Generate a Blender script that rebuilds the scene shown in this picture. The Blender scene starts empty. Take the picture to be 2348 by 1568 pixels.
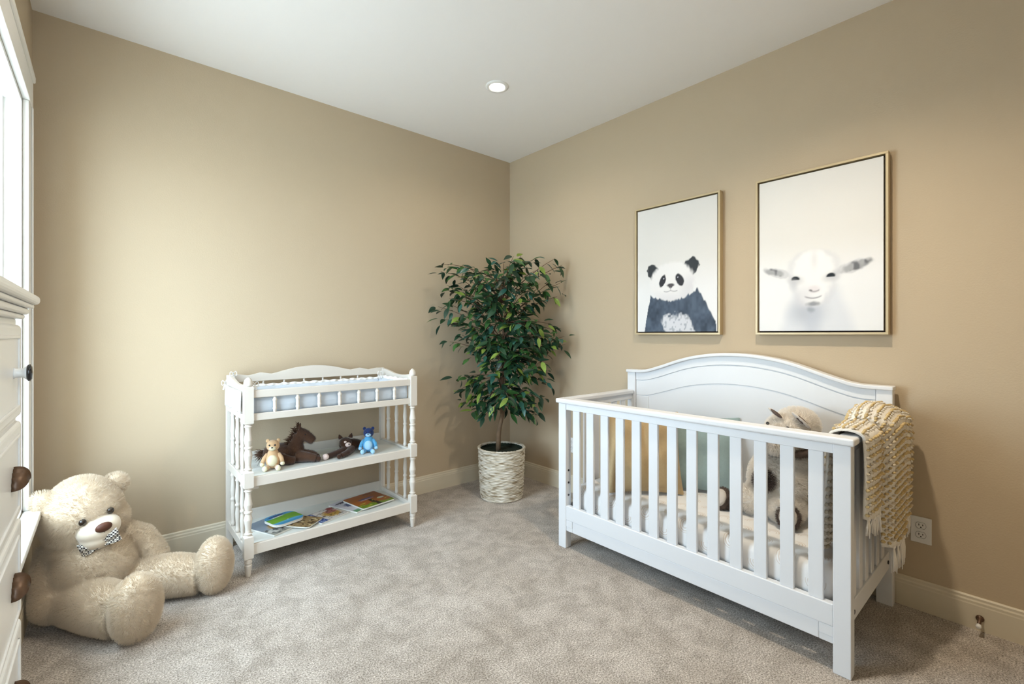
import bpy, bmesh, math, random
import numpy as np
from mathutils import Vector, Matrix, Euler, noise as mnoise

random.seed(7)
rng = np.random.default_rng(7)
scene = bpy.context.scene
COL = scene.collection
R_ = math.radians

# ------------------------------------------------------------------ camera
cam_d = bpy.data.cameras.new('camera')
cam_d.sensor_width = 36.0
cam_d.lens = 1068.0 * 36.0 / 2348.0
cam_d.shift_y = -17.0 / 2348.0
cam_d.clip_start = 0.02
cam = bpy.data.objects.new('camera', cam_d)
COL.objects.link(cam)
cam.location = (-2.711, -3.134, 1.213)
cam.rotation_euler = (R_(90), 0, R_(-41.13))
scene.camera = cam

# ------------------------------------------------------------------ world, daylight, exposure
SKY_STRENGTH = 16.5
SPOT_W = 16.0
world = bpy.data.worlds.new('sky')
scene.world = world
world.use_nodes = True
bgn = world.node_tree.nodes['Background']
bgn.inputs[0].default_value = (0.68, 0.84, 1.0, 1)
bgn.inputs[1].default_value = SKY_STRENGTH
scene.view_settings.view_transform = 'Standard'
scene.view_settings.look = 'None'
scene.view_settings.exposure = 0.0
scene.view_settings.gamma = 1.0
scene.view_settings.use_curve_mapping = False
scene.cycles.use_denoising = True
scene.cycles.use_adaptive_sampling = True
scene.cycles.adaptive_threshold = 0.03
scene.cycles.max_bounces = 7
scene.cycles.diffuse_bounces = 4
scene.cycles.glossy_bounces = 3
scene.cycles.transparent_max_bounces = 12
scene.cycles.sample_clamp_indirect = 8.0
scene.cycles_curves.shape = 'RIBBONS'
scene.cycles.caustics_reflective = False
scene.cycles.caustics_refractive = False


def portal(name, loc, rot, sx, sy):
    l = bpy.data.lights.new(name, 'AREA')
    l.shape = 'RECTANGLE'
    l.size, l.size_y = sx, sy
    l.cycles.is_portal = True
    o = bpy.data.objects.new(name, l)
    COL.objects.link(o)
    o.location = loc
    o.rotation_euler = rot
    return o


portal('window_portal', (-3.135, -0.925, 1.335), (0, R_(-90), 0), 1.71, 1.15)
portal('fill_window_portal', (-2.59, -3.53, 1.575), (R_(90), 0, 0), 0.42, 1.25)  # portal of the added fill window behind the camera

# ------------------------------------------------------------------ materials
MATS = {}


def nt(m):
    return m.node_tree.nodes, m.node_tree.links


def mat(name, col, rough=0.6, spec=0.4, sheen=0.0, metal=0.0, var=0.0, vscale=8.0, bump=0.0, bscale=60.0,
        coat=0.0, trans=0.0, detail=3.0):
    if name in MATS:
        return MATS[name]
    m = bpy.data.materials.new(name)
    m.use_nodes = True
    n, l = nt(m)
    b = n['Principled BSDF']
    b.inputs['Base Color'].default_value = (*col, 1)
    b.inputs['Roughness'].default_value = rough
    b.inputs['Specular IOR Level'].default_value = spec
    b.inputs['Metallic'].default_value = metal
    b.inputs['Sheen Weight'].default_value = sheen
    b.inputs['Coat Weight'].default_value = coat
    tc = n.new('ShaderNodeTexCoord')
    if var > 0:
        t = n.new('ShaderNodeTexNoise')
        t.inputs['Scale'].default_value = vscale
        t.inputs['Detail'].default_value = detail
        l.new(tc.outputs['Object'], t.inputs['Vector'])
        mx = n.new('ShaderNodeMix')
        mx.data_type = 'RGBA'
        mx.inputs[6].default_value = (*[c * (1 - var) for c in col], 1)
        mx.inputs[7].default_value = (*[min(1, c * (1 + var)) for c in col], 1)
        l.new(t.outputs['Fac'], mx.inputs[0])
        l.new(mx.outputs[2], b.inputs['Base Color'])
    if bump > 0:
        t2 = n.new('ShaderNodeTexNoise')
        t2.inputs['Scale'].default_value = bscale
        t2.inputs['Detail'].default_value = detail
        l.new(tc.outputs['Object'], t2.inputs['Vector'])
        bp = n.new('ShaderNodeBump')
        bp.inputs['Strength'].default_value = bump
        bp.inputs['Distance'].default_value = 0.004
        l.new(t2.outputs['Fac'], bp.inputs['Height'])
        l.new(bp.outputs['Normal'], b.inputs['Normal'])
    MATS[name] = m
    return m


def emit(name, col, s):
    m = bpy.data.materials.new(name)
    m.use_nodes = True
    n, l = nt(m)
    n.remove(n['Principled BSDF'])
    e = n.new('ShaderNodeEmission')
    e.inputs[0].default_value = (*col, 1)
    e.inputs[1].default_value = s
    l.new(e.outputs[0], n['Material Output'].inputs[0])
    MATS[name] = m
    return m


def vcol_mat(name, rough=0.6, spec=0.3):
    m = bpy.data.materials.new(name)
    m.use_nodes = True
    n, l = nt(m)
    b = n['Principled BSDF']
    a = n.new('ShaderNodeVertexColor')
    a.layer_name = 'Print'
    l.new(a.outputs['Color'], b.inputs['Base Color'])
    b.inputs['Roughness'].default_value = rough
    b.inputs['Specular IOR Level'].default_value = spec
    MATS[name] = m
    return m


def glass_mat():
    m = bpy.data.materials.new('window_glass')
    m.use_nodes = True
    n, l = nt(m)
    n.remove(n['Principled BSDF'])
    t = n.new('ShaderNodeBsdfTransparent')
    t.inputs[0].default_value = (0.96, 0.98, 0.98, 1)
    g = n.new('ShaderNodeBsdfGlossy')
    g.inputs['Roughness'].default_value = 0.02
    mx = n.new('ShaderNodeMixShader')
    mx.inputs[0].default_value = 0.05
    l.new(t.outputs[0], mx.inputs[1])
    l.new(g.outputs[0], mx.inputs[2])
    l.new(mx.outputs[0], n['Material Output'].inputs[0])
    MATS['glass'] = m
    return m


def carpet_mat():
    m = bpy.data.materials.new('carpet')
    m.use_nodes = True
    n, l = nt(m)
    b = n['Principled BSDF']
    b.inputs['Roughness'].default_value = 0.95
    b.inputs['Specular IOR Level'].default_value = 0.1
    b.inputs['Sheen Weight'].default_value = 0.2
    tc = n.new('ShaderNodeTexCoord')
    fine = n.new('ShaderNodeTexNoise')
    fine.inputs['Scale'].default_value = 170
    fine.inputs['Detail'].default_value = 3
    fine.inputs['Roughness'].default_value = 0.7
    mid = n.new('ShaderNodeTexNoise')
    mid.inputs['Scale'].default_value = 11
    mid.inputs['Detail'].default_value = 5
    mid.inputs['Distortion'].default_value = 0.6
    big = n.new('ShaderNodeTexNoise')
    big.inputs['Scale'].default_value = 3.2
    big.inputs['Detail'].default_value = 3
    for t in (fine, mid, big):
        l.new(tc.outputs['Object'], t.inputs['Vector'])
    r = n.new('ShaderNodeValToRGB')
    r.color_ramp.elements[0].position = 0.33
    r.color_ramp.elements[0].color = (0.165, 0.135, 0.105, 1)
    r.color_ramp.elements[1].position = 0.66
    r.color_ramp.elements[1].color = (0.78, 0.715, 0.645, 1)
    e = r.color_ramp.elements.new(0.5)
    e.color = (0.47, 0.41, 0.35, 1)
    l.new(fine.outputs['Fac'], r.inputs[0])
    r2 = n.new('ShaderNodeValToRGB')
    r2.color_ramp.elements[0].position = 0.36
    r2.color_ramp.elements[0].color = (0.80, 0.785, 0.765, 1)
    r2.color_ramp.elements[1].position = 0.62
    r2.color_ramp.elements[1].color = (1.07, 1.07, 1.07, 1)
    l.new(mid.outputs['Fac'], r2.inputs[0])
    r3 = n.new('ShaderNodeValToRGB')
    r3.color_ramp.elements[0].position = 0.35
    r3.color_ramp.elements[0].color = (0.9, 0.88, 0.86, 1)
    r3.color_ramp.elements[1].position = 0.65
    r3.color_ramp.elements[1].color = (1.05, 1.05, 1.06, 1)
    l.new(big.outputs['Fac'], r3.inputs[0])
    m1 = n.new('ShaderNodeMix')
    m1.data_type = 'RGBA'
    m1.blend_type = 'MULTIPLY'
    m1.inputs[0].default_value = 1
    l.new(r.outputs[0], m1.inputs[6])
    l.new(r2.outputs[0], m1.inputs[7])
    m2 = n.new('ShaderNodeMix')
    m2.data_type = 'RGBA'
    m2.blend_type = 'MULTIPLY'
    m2.inputs[0].default_value = 1
    l.new(m1.outputs[2], m2.inputs[6])
    l.new(r3.outputs[0], m2.inputs[7])
    l.new(m2.outputs[2], b.inputs['Base Color'])
    bp = n.new('ShaderNodeBump')
    bp.inputs['Strength'].default_value = 0.7
    bp.inputs['Distance'].default_value = 0.006
    l.new(fine.outputs['Fac'], bp.inputs['Height'])
    l.new(bp.outputs['Normal'], b.inputs['Normal'])
    return m


def sheet_mat():
    """white crib sheet printed with little beige rainbows"""
    m = bpy.data.materials.new('rainbow_sheet')
    m.use_nodes = True
    n, l = nt(m)
    b = n['Principled BSDF']
    b.inputs['Roughness'].default_value = 0.85
    b.inputs['Specular IOR Level'].default_value = 0.15
    tc = n.new('ShaderNodeTexCoord')
    sp = n.new('ShaderNodeSeparateXYZ')
    l.new(tc.outputs['Object'], sp.inputs[0])

    def M(op, a, bb=None):
        x = n.new('ShaderNodeMath')
        x.operation = op
        for i, q in enumerate((a, bb)):
            if q is None:
                continue
            if isinstance(q, (int, float)):
                x.inputs[i].default_value = q
            else:
                l.new(q, x.inputs[i])
        return x.outputs[0]
    S = 0.105
    a = M('DIVIDE', sp.outputs['Y'], S)
    bsum = M('DIVIDE', M('ADD', sp.outputs['X'], M('MULTIPLY', sp.outputs['Z'], -1.0)), S)
    row = M('FLOOR', a)
    b2 = M('ADD', bsum, M('MULTIPLY', row, 0.5))
    fa = M('SUBTRACT', M('FRACT', a), 0.5)
    fb = M('SUBTRACT', M('FRACT', b2), 0.4)
    rr = M('SQRT', M('ADD', M('MULTIPLY', fa, fa), M('MULTIPLY', fb, fb)))
    band = M('GREATER_THAN', M('SINE', M('MULTIPLY', rr, 62.0)), 0.1)
    inside = M('MULTIPLY', M('LESS_THAN', rr, 0.33), M('GREATER_THAN', rr, 0.12))
    up = M('GREATER_THAN', fb, -0.06)
    fac = M('MULTIPLY', M('MULTIPLY', band, inside), up)
    fac = M('MULTIPLY', fac, 0.55)
    mx = n.new('ShaderNodeMix')
    mx.data_type = 'RGBA'
    mx.inputs[6].default_value = (0.86, 0.84, 0.82, 1)
    mx.inputs[7].default_value = (0.62, 0.50, 0.40, 1)
    l.new(fac, mx.inputs[0])
    l.new(mx.outputs[2], b.inputs['Base Color'])
    return m


def gingham_mat():
    m = bpy.data.materials.new('gingham')
    m.use_nodes = True
    n, l = nt(m)
    b = n['Principled BSDF']
    b.inputs['Roughness'].default_value = 0.9
    tc = n.new('ShaderNodeTexCoord')
    ck = n.new('ShaderNodeTexChecker')
    ck.inputs['Scale'].default_value = 150
    ck.inputs[1].default_value = (0.03, 0.025, 0.025, 1)
    ck.inputs[2].default_value = (0.75, 0.70, 0.62, 1)
    l.new(tc.outputs['Object'], ck.inputs[0])
    l.new(ck.outputs[0], b.inputs['Base Color'])
    return m


WALL = mat('wall_paint', (0.54, 0.433, 0.302), rough=0.75, spec=0.2, bump=0.12, bscale=140, detail=1.0)
CEIL = mat('ceiling_paint', (0.90, 0.87, 0.84), rough=0.9, spec=0.1)
TRIM = mat('cream_trim', (0.68, 0.60, 0.46), rough=0.45, spec=0.4)
WTRIM = mat('white_trim', (0.84, 0.83, 0.80), rough=0.35, spec=0.5)
CARPET = carpet_mat()
GLASS = glass_mat()
CRIBW = mat('crib_white', (0.77, 0.775, 0.79), rough=0.4, spec=0.45, var=0.015, vscale=5, bump=0.05, bscale=30)
TABLEW = mat('table_white', (0.69, 0.635, 0.565), rough=0.4, spec=0.45, var=0.02, vscale=6)
SHELFW = mat('shelf_white', (0.74, 0.745, 0.70), rough=0.5, spec=0.4)
DRESSW = mat('dresser_white', (0.80, 0.80, 0.785), rough=0.3, spec=0.5)
BRONZE = mat('bronze', (0.115, 0.062, 0.033), rough=0.4, spec=0.5, metal=0.35, var=0.35, vscale=60)
BLACKG = mat('black_gloss', (0.012, 0.012, 0.016), rough=0.08, spec=0.7)
GOLDF = mat('champagne_frame', (0.54, 0.43, 0.26), rough=0.4, metal=0.25)
DARKGAP = mat('dark_gap', (0.045, 0.03, 0.02), rough=0.8)
CREAMFUR = mat('cream_fur', (0.74, 0.62, 0.475), rough=0.95, spec=0.0, var=0.05, vscale=25)
WHITEFUR = mat('white_fur', (0.95, 0.89, 0.81), rough=0.95, spec=0.0)
MUZZLE = mat('muzzle_velour', (0.70, 0.60, 0.47), rough=0.9, spec=0.1, sheen=0.4)
NOSEB = mat('nose_brown', (0.085, 0.028, 0.014), rough=0.55, var=0.2, vscale=90, bump=0.2, bscale=300)
THREAD = mat('thread_dark', (0.05, 0.035, 0.03), rough=0.9)
GINGHAM = gingham_mat()
SHEET = sheet_mat()
LINEN = mat('tan_linen', (0.50, 0.365, 0.20), rough=0.9, spec=0.1, var=0.08, vscale=90, bump=0.35, bscale=420, sheen=0.2)
TEAL = mat('grey_teal_linen', (0.30, 0.385, 0.375), rough=0.9, spec=0.1, var=0.1, vscale=60, bump=0.3, bscale=420)
SATIN = mat('blue_satin', (0.56, 0.62, 0.69), rough=0.35, spec=0.5, sheen=0.3, bump=0.25, bscale=22)
EYELET = mat('eyelet_white', (0.85, 0.84, 0.82), rough=0.8, bump=0.5, bscale=110)
THROW = mat('throw_cotton', (0.80, 0.76, 0.69), rough=0.95, spec=0.1, bump=0.5, bscale=260)
BOBGOLD = mat('bobble_gold', (0.60, 0.455, 0.235), rough=0.95, spec=0.1, var=0.25, vscale=60)
BOBTAN = mat('bobble_tan', (0.60, 0.51, 0.38), rough=0.95, spec=0.1, var=0.25, vscale=60)
BOBGREY = mat('bobble_grey', (0.50, 0.435, 0.34), rough=0.95, spec=0.1, var=0.2, vscale=60)
FRINGE = mat('fringe_white', (0.84, 0.80, 0.74), rough=0.95, spec=0.1)
def basket_mat():
    m = mat('basket_weave', (0.62, 0.55, 0.45), rough=0.85, spec=0.2)
    n, l = nt(m)
    b = n['Principled BSDF']
    tc = n.new('ShaderNodeTexCoord')
    mp = n.new('ShaderNodeMapping')
    mp.inputs['Scale'].default_value = (16, 16, 95)
    l.new(tc.outputs['Object'], mp.inputs[0])
    t = n.new('ShaderNodeTexNoise')
    t.inputs['Scale'].default_value = 1.0
    t.inputs['Detail'].default_value = 4
    l.new(mp.outputs[0], t.inputs['Vector'])
    r = n.new('ShaderNodeValToRGB')
    r.color_ramp.elements[0].position = 0.34
    r.color_ramp.elements[0].color = (0.27, 0.205, 0.125, 1)
    r.color_ramp.elements[1].position = 0.66
    r.color_ramp.elements[1].color = (0.78, 0.73, 0.64, 1)
    e = r.color_ramp.elements.new(0.47)
    e.color = (0.60, 0.53, 0.42, 1)
    l.new(t.outputs['Fac'], r.inputs[0])
    l.new(r.outputs[0], b.inputs['Base Color'])
    bp = n.new('ShaderNodeBump')
    bp.inputs['Strength'].default_value = 0.6
    bp.inputs['Distance'].default_value = 0.004
    l.new(t.outputs['Fac'], bp.inputs['Height'])
    l.new(bp.outputs['Normal'], b.inputs['Normal'])
    return m


BASKET = basket_mat()
MOSS = mat('moss', (0.012, 0.020, 0.010), rough=1.0, var=0.5, vscale=90, bump=1.0, bscale=90)
BARK = mat('bark', (0.19, 0.125, 0.075), rough=0.9, var=0.4, vscale=25, bump=0.6, bscale=60)
TWIG = mat('twig', (0.13, 0.075, 0.045), rough=0.9)
LEAFS = [mat('leaf_dark', (0.018, 0.062, 0.024), rough=0.42, spec=0.45, var=0.3, vscale=12),
         mat('leaf_deep', (0.013, 0.045, 0.024), rough=0.40, spec=0.5, var=0.3, vscale=12),
         mat('leaf_bluish', (0.028, 0.115, 0.085), rough=0.36, spec=0.6, var=0.25, vscale=12),
         mat('leaf_mid', (0.04, 0.125, 0.028), rough=0.45, spec=0.45, var=0.3, vscale=12),
         mat('leaf_lime', (0.20, 0.29, 0.05), rough=0.5, spec=0.4, var=0.25, vscale=12)]
PLASTIC = mat('outlet_white', (0.82, 0.81, 0.79), rough=0.35)
SLOT = mat('outlet_slot', (0.03, 0.028, 0.025), rough=0.6)
DBROWN = mat('dark_brown_plush', (0.055, 0.024, 0.013), rough=0.95, spec=0.1, sheen=0.3, var=0.25, vscale=40)
HBROWN = mat('horse_brown_plush', (0.075, 0.036, 0.02), rough=0.95, spec=0.1, sheen=0.3, var=0.25, vscale=40)
MANE = mat('mane_brown', (0.085, 0.04, 0.02), rough=0.9)
PINKW = mat('pink_white_plush', (0.74, 0.58, 0.52), rough=0.95, sheen=0.3)
TANPL = mat('tan_plush', (0.66, 0.43, 0.24), rough=0.95, spec=0.1, sheen=0.3, bump=0.3, bscale=300)
CREAMPL = mat('cream_plush', (0.80, 0.74, 0.52), rough=0.95, spec=0.1, sheen=0.3, bump=0.3, bscale=300)
BLUEPL = mat('sky_blue_plush', (0.10, 0.36, 0.62), rough=0.95, spec=0.1, sheen=0.3, bump=0.3, bscale=300)
NAVYPL = mat('navy_plush', (0.022, 0.04, 0.14), rough=0.95, spec=0.1, sheen=0.3, bump=0.3, bscale=300)
PALEBL = mat('pale_blue_plush', (0.38, 0.62, 0.80), rough=0.95, spec=0.1, sheen=0.3, bump=0.3, bscale=300)
GREYFUR = mat('grey_brown_fur', (0.14, 0.105, 0.09), rough=0.95, spec=0.0, var=0.4, vscale=60)
SOLE = mat('plush_sole', (0.66, 0.60, 0.54), rough=0.95)
PAGES = mat('book_pages', (0.80, 0.78, 0.72), rough=0.9, var=0.06, vscale=200)
STEELD = mat('dark_steel', (0.05, 0.05, 0.055), rough=0.4, metal=0.6)
DISC = emit('lamp_disc', (1.0, 0.95, 0.86), 14.0)

# ------------------------------------------------------------------ mesh building helpers
WLOC = {}


def rotm(rx=0, ry=0, rz=0):
    return Euler((R_(rx), R_(ry), R_(rz))).to_matrix()


def basis(d, up=(0, 0, 1)):
    """3x3 matrix whose z column is d"""
    d = Vector(d).normalized()
    u = Vector(up)
    if abs(d.dot(u)) > 0.98:
        u = Vector((0, 1, 0))
    x = u.cross(d).normalized()
    y = d.cross(x)
    return Matrix((x, y, d)).transposed()


class MB:
    def __init__(s):
        s.v = []
        s.f = []

    def add(s, vs, fs):
        o = len(s.v)
        s.v += [tuple(p) for p in vs]
        s.f += [tuple(i + o for i in q) for q in fs]
        return s

    def box(s, lo, hi):
        x0, y0, z0 = [min(a, b) for a, b in zip(lo, hi)]
        x1, y1, z1 = [max(a, b) for a, b in zip(lo, hi)]
        vs = [(x0, y0, z0), (x1, y0, z0), (x1, y1, z0), (x0, y1, z0), (x0, y0, z1), (x1, y0, z1), (x1, y1, z1), (x0, y1, z1)]
        return s.add(vs, [(0, 3, 2, 1), (4, 5, 6, 7), (0, 1, 5, 4), (1, 2, 6, 5), (2, 3, 7, 6), (3, 0, 4, 7)])

    def obox(s, c, size, m):
        hx, hy, hz = [q / 2 for q in size]
        b = MB().box((-hx, -hy, -hz), (hx, hy, hz))
        c = Vector(c)
        return s.add([c + m @ Vector(p) for p in b.v], b.f)

    def lathe(s, prof, n=20, o=(0, 0, 0), m=None, cap=True):
        o = Vector(o)
        vs = []
        for r, z in prof:
            for k in range(n):
                a = 2 * math.pi * k / n
                p = Vector((r * math.cos(a), r * math.sin(a), z))
                if m is not None:
                    p = m @ p
                vs.append(o + p)
        fs = []
        for i in range(len(prof) - 1):
            for k in range(n):
                k2 = (k + 1) % n
                fs.append((i * n + k, i * n + k2, (i + 1) * n + k2, (i + 1) * n + k))
        if cap:
            fs.append(tuple(range(n))[::-1])
            fs.append(tuple((len(prof) - 1) * n + k for k in range(n)))
        return s.add(vs, fs)

    def tube(s, pts, rad, n=8, cap=True, flat=1.0):
        pts = [Vector(p) for p in pts]
        if isinstance(rad, (int, float)):
            rad = [rad] * len(pts)
        vs = []
        px = None
        for i, p in enumerate(pts):
            d = (pts[min(i + 1, len(pts) - 1)] - pts[max(i - 1, 0)])
            if d.length < 1e-9:
                d = Vector((0, 0, 1))
            d.normalize()
            if px is None:
                px = d.orthogonal().normalized()
            else:
                px = (px - d * px.dot(d)).normalized()
            py = d.cross(px)
            for k in range(n):
                a = 2 * math.pi * k / n
                vs.append(p + px * (rad[i] * math.cos(a)) + py * (rad[i] * flat * math.sin(a)))
        fs = []
        for i in range(len(pts) - 1):
            for k in range(n):
                k2 = (k + 1) % n
                fs.append((i * n + k, i * n + k2, (i + 1) * n + k2, (i + 1) * n + k))
        if cap:
            fs.append(tuple(range(n))[::-1])
            fs.append(tuple((len(pts) - 1) * n + k for k in range(n)))
        return s.add(vs, fs)

    def ell(s, c, r, m=None, n=16):
        c = Vector(c)
        if isinstance(r, (int, float)):
            r = (r, r, r)
        h = max(4, n // 2)
        vs = []
        for i in range(1, h):
            t = math.pi * i / h
            for k in range(n):
                a = 2 * math.pi * k / n
                p = Vector((r[0] * math.sin(t) * math.cos(a), r[1] * math.sin(t) * math.sin(a), r[2] * math.cos(t)))
                vs.append(c + (m @ p if m is not None else p))
        for z in (r[2], -r[2]):
            p = Vector((0, 0, z))
            vs.append(c + (m @ p if m is not None else p))
        fs = []
        T, B = (h - 1) * n, (h - 1) * n + 1
        for k in range(n):
            k2 = (k + 1) % n
            fs.append((T, k, k2))
            fs.append(((h - 2) * n + k2, (h - 2) * n + k, B))
            for i in range(h - 2):
                fs.append((i * n + k, (i + 1) * n + k, (i + 1) * n + k2, i * n + k2))
        return s.add(vs, fs)

    def prism(s, pts, f0, f1):
        """closed outline pts (2D); f0 / f1 turn a 2D point into the 3D point of either face"""
        n = len(pts)
        vs = [f0(*p) for p in pts] + [f1(*p) for p in pts]
        fs = [tuple(range(n))[::-1], tuple(range(n, 2 * n))]
        for k in range(n):
            k2 = (k + 1) % n
            fs.append((k, k2, n + k2, n + k))
        return s.add(vs, fs)

    def grid(s, P):
        """P: rows of points"""
        a, b = len(P), len(P[0])
        vs = [p for row in P for p in row]
        fs = [(i * b + j, i * b + j + 1, (i + 1) * b + j + 1, (i + 1) * b + j) for i in range(a - 1) for j in range(b - 1)]
        return s.add(vs, fs)

    def build(s, name, m, parent=None, smooth=False, bevel=0.0, seg=2, origin=None, solid=0.0, subd=0, fixn=True):
        V = np.array([tuple(p) for p in s.v], dtype=float)
        lo, hi = V.min(0), V.max(0)
        if origin is None:
            origin = ((lo[0] + hi[0]) / 2, (lo[1] + hi[1]) / 2, lo[2])
        origin = Vector(origin)
        me = bpy.data.meshes.new(name)
        me.from_pydata((V - np.array(origin)).tolist(), [], s.f)
        if fixn:
            bm = bmesh.new()
            bm.from_mesh(me)
            bmesh.ops.recalc_face_normals(bm, faces=bm.faces)
            bm.to_mesh(me)
            bm.free()
        return link_mesh(name, me, m, parent, origin, smooth, bevel, seg, solid, subd)


def link_mesh(name, me, m, parent, origin, smooth=False, bevel=0.0, seg=2, solid=0.0, subd=0):
    if m is not None and not me.materials:
        me.materials.append(m)
    if smooth:
        me.polygons.foreach_set('use_smooth', [True] * len(me.polygons))
    o = bpy.data.objects.new(name, me)
    COL.objects.link(o)
    place(o, origin, parent)
    if bevel > 0:
        b = o.modifiers.new('bevel', 'BEVEL')
        b.width = bevel
        b.segments = seg
        b.limit_method = 'ANGLE'
    if solid:
        b = o.modifiers.new('solid', 'SOLIDIFY')
        b.thickness = solid
        b.offset = 0
    if subd:
        b = o.modifiers.new('subd', 'SUBSURF')
        b.levels = b.render_levels = subd
    return o


def place(o, w, parent=None):
    w = Vector(w)
    o.parent = parent
    o.location = w - (WLOC[parent.name] if parent is not None else Vector((0, 0, 0)))
    WLOC[o.name] = w
    return o


def thing(name, label, cat, loc, group=None):
    o = bpy.data.objects.new(name, None)
    o.empty_display_size = 0.05
    COL.objects.link(o)
    place(o, loc)
    return tag(o, label, cat, group)


def tag(o, label=None, cat=None, group=None, kind=None):
    if label:
        o['label'] = label
    if cat:
        o['category'] = cat
    if group:
        o['group'] = group
    if kind:
        o['kind'] = kind
    return o


def dup(o, w, parent=None, rot=None, scale=None, mirror=None):
    c = o.copy()
    COL.objects.link(c)
    place(c, w, parent if parent is not None else o.parent)
    if rot is not None:
        c.rotation_euler = rot
    if scale is not None:
        c.scale = scale
    return c


def blob(name, mb, m, parent=None, voxel=0.008, it=6, fac=0.5, origin=None):
    """weld overlapping volumes into one continuous skin"""
    me = bpy.data.meshes.new('tmp')
    me.from_pydata([tuple(p) for p in mb.v], [], mb.f)
    t = bpy.data.objects.new('tmp', me)
    COL.objects.link(t)
    r = t.modifiers.new('r', 'REMESH')
    r.mode = 'VOXEL'
    r.voxel_size = voxel
    sm = t.modifiers.new('s', 'SMOOTH')
    sm.iterations = it
    sm.factor = fac
    dg = bpy.context.evaluated_depsgraph_get()
    ev = t.evaluated_get(dg)
    out = bpy.data.meshes.new_from_object(ev)
    bpy.data.objects.remove(t)
    bpy.data.meshes.remove(me)
    V = np.empty(len(out.vertices) * 3)
    out.vertices.foreach_get('co', V)
    V = V.reshape(-1, 3)
    lo, hi = V.min(0), V.max(0)
    if origin is None:
        origin = ((lo[0] + hi[0]) / 2, (lo[1] + hi[1]) / 2, lo[2])
    V = V - np.array(origin)
    out.vertices.foreach_set('co', V.ravel())
    out.update()
    out.name = name
    out.materials.clear()
    return link_mesh(name, out, m, parent, Vector(origin), smooth=True)


def fur(o, m, count, length, root=0.0011, kids=0, brown=0.02, seed=1, down=0.0, clump=0.0):
    if m.name not in [x.name for x in o.data.materials]:
        o.data.materials.append(m)
    ps = o.modifiers.new('fur', 'PARTICLE_SYSTEM').particle_system
    ps.seed = seed
    st = ps.settings
    st.type = 'HAIR'
    st.count = count
    st.hair_step = 3
    st.hair_length = length
    st.emit_from = 'FACE'
    st.distribution = 'RAND'
    st.material = [x.name for x in o.data.materials].index(m.name) + 1
    st.root_radius = 1.0
    st.tip_radius = 0.25
    st.radius_scale = root
    st.render_step = 3
    st.display_step = 2
    if kids:
        st.child_type = 'INTERPOLATED'
        st.rendered_child_count = kids
        st.child_percent = 1
        st.clump_factor = clump
        st.roughness_1 = length * 0.25
        st.roughness_2 = length * 0.45
        st.roughness_endpoint = length * 0.3
    return ps


def struct(o):
    o['kind'] = 'structure'
    return o


def smoothst(a, b, x):
    t = np.clip((x - a) / (b - a), 0, 1)
    return t * t * (3 - 2 * t)


def lin(c):
    c = np.asarray(c, dtype=float) / 255.0
    return np.where(c <= 0.04045, c / 12.92, ((c + 0.055) / 1.055) ** 2.4)


def vnoise(U, V, s, seed=0):
    """smooth value noise on arrays"""
    r = np.random.default_rng(seed).random((64, 64))
    x, y = U * s, V * s
    xi, yi = np.floor(x).astype(int), np.floor(y).astype(int)
    fx, fy = x - xi, y - yi
    fx, fy = fx * fx * (3 - 2 * fx), fy * fy * (3 - 2 * fy)
    g = lambda a, b: r[a % 64, b % 64]
    return (g(xi, yi) * (1 - fx) + g(xi + 1, yi) * fx) * (1 - fy) + (g(xi, yi + 1) * (1 - fx) + g(xi + 1, yi + 1) * fx) * fy


def print_grid(name, m, parent, origin, ux, vy, w, h, nu, nv, colfn, lift=None):
    """flat printed sheet: grid with a colour per point. ux / vy: 3D directions"""
    ux, vy, origin = Vector(ux), Vector(vy), Vector(origin)
    us, vs = np.linspace(0, 1, nu), np.linspace(0, 1, nv)
    U, V = np.meshgrid(us, vs)
    C = colfn(U, V)
    A = np.array(ux)[None, None, :] * (U * w)[..., None] + np.array(vy)[None, None, :] * (V * h)[..., None]
    me = bpy.data.meshes.new(name)
    fs = [(i * nu + j, i * nu + j + 1, (i + 1) * nu + j + 1, (i + 1) * nu + j) for i in range(nv - 1) for j in range(nu - 1)]
    me.from_pydata(A.reshape(-1, 3).tolist(), [], fs)
    at = me.color_attributes.new('Print', 'FLOAT_COLOR', 'POINT')
    at.data.foreach_set('color', np.concatenate([C, np.ones(C.shape[:2] + (1,))], -1).ravel())
    me.update()
    return link_mesh(name, me, m, parent, origin)


# ================================================================== the room
H = 2.74
XL = -2.97      # window wall
YJ = -1.70      # where the window wall steps back to a recess
XA = -3.32      # recess wall behind the dresser
YN = -3.45      # wall behind the camera

struct(MB().box((XA - 0.1, YN - 0.1, -0.1), (0.1, 0.1, 0)).build('floor', CARPET))
tag(bpy.data.objects['floor'], 'beige grey cut pile carpet with brushed lighter patches')
struct(MB().box((XA - 0.1, YN - 0.1, H), (0.1, 0.1, H + 0.1)).build('ceiling', CEIL))
struct(MB().box((XA - 0.1, 0, 0), (0.1, 0.1, H)).build('wall_back', WALL))
struct(MB().box((0, YN, 0), (0.1, 0, H)).build('wall_right', WALL))
WY0, WY1, WZ0, WZ1 = -1.50, -0.35, 0.48, 2.19
w = MB()
w.box((XL - 0.17, YJ, 0), (XL, 0, WZ0))
w.box((XL - 0.17, YJ, WZ1), (XL, 0, H))
w.box((XL - 0.17, YJ, WZ0), (XL, WY0, WZ1))
w.box((XL - 0.17, WY1, WZ0), (XL, 0, WZ1))
struct(w.build('wall_left', WALL))
struct(MB().box((XA, YJ - 0.1, 0), (XL, YJ, H)).build('wall_left_return', WALL))
struct(MB().box((XA - 0.1, YN, 0), (XA, YJ, H)).build('wall_left_recess', WALL))
w = MB()
NX0, NX1, NZ0, NZ1 = -2.80, -2.38, 0.95, 2.2
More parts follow.
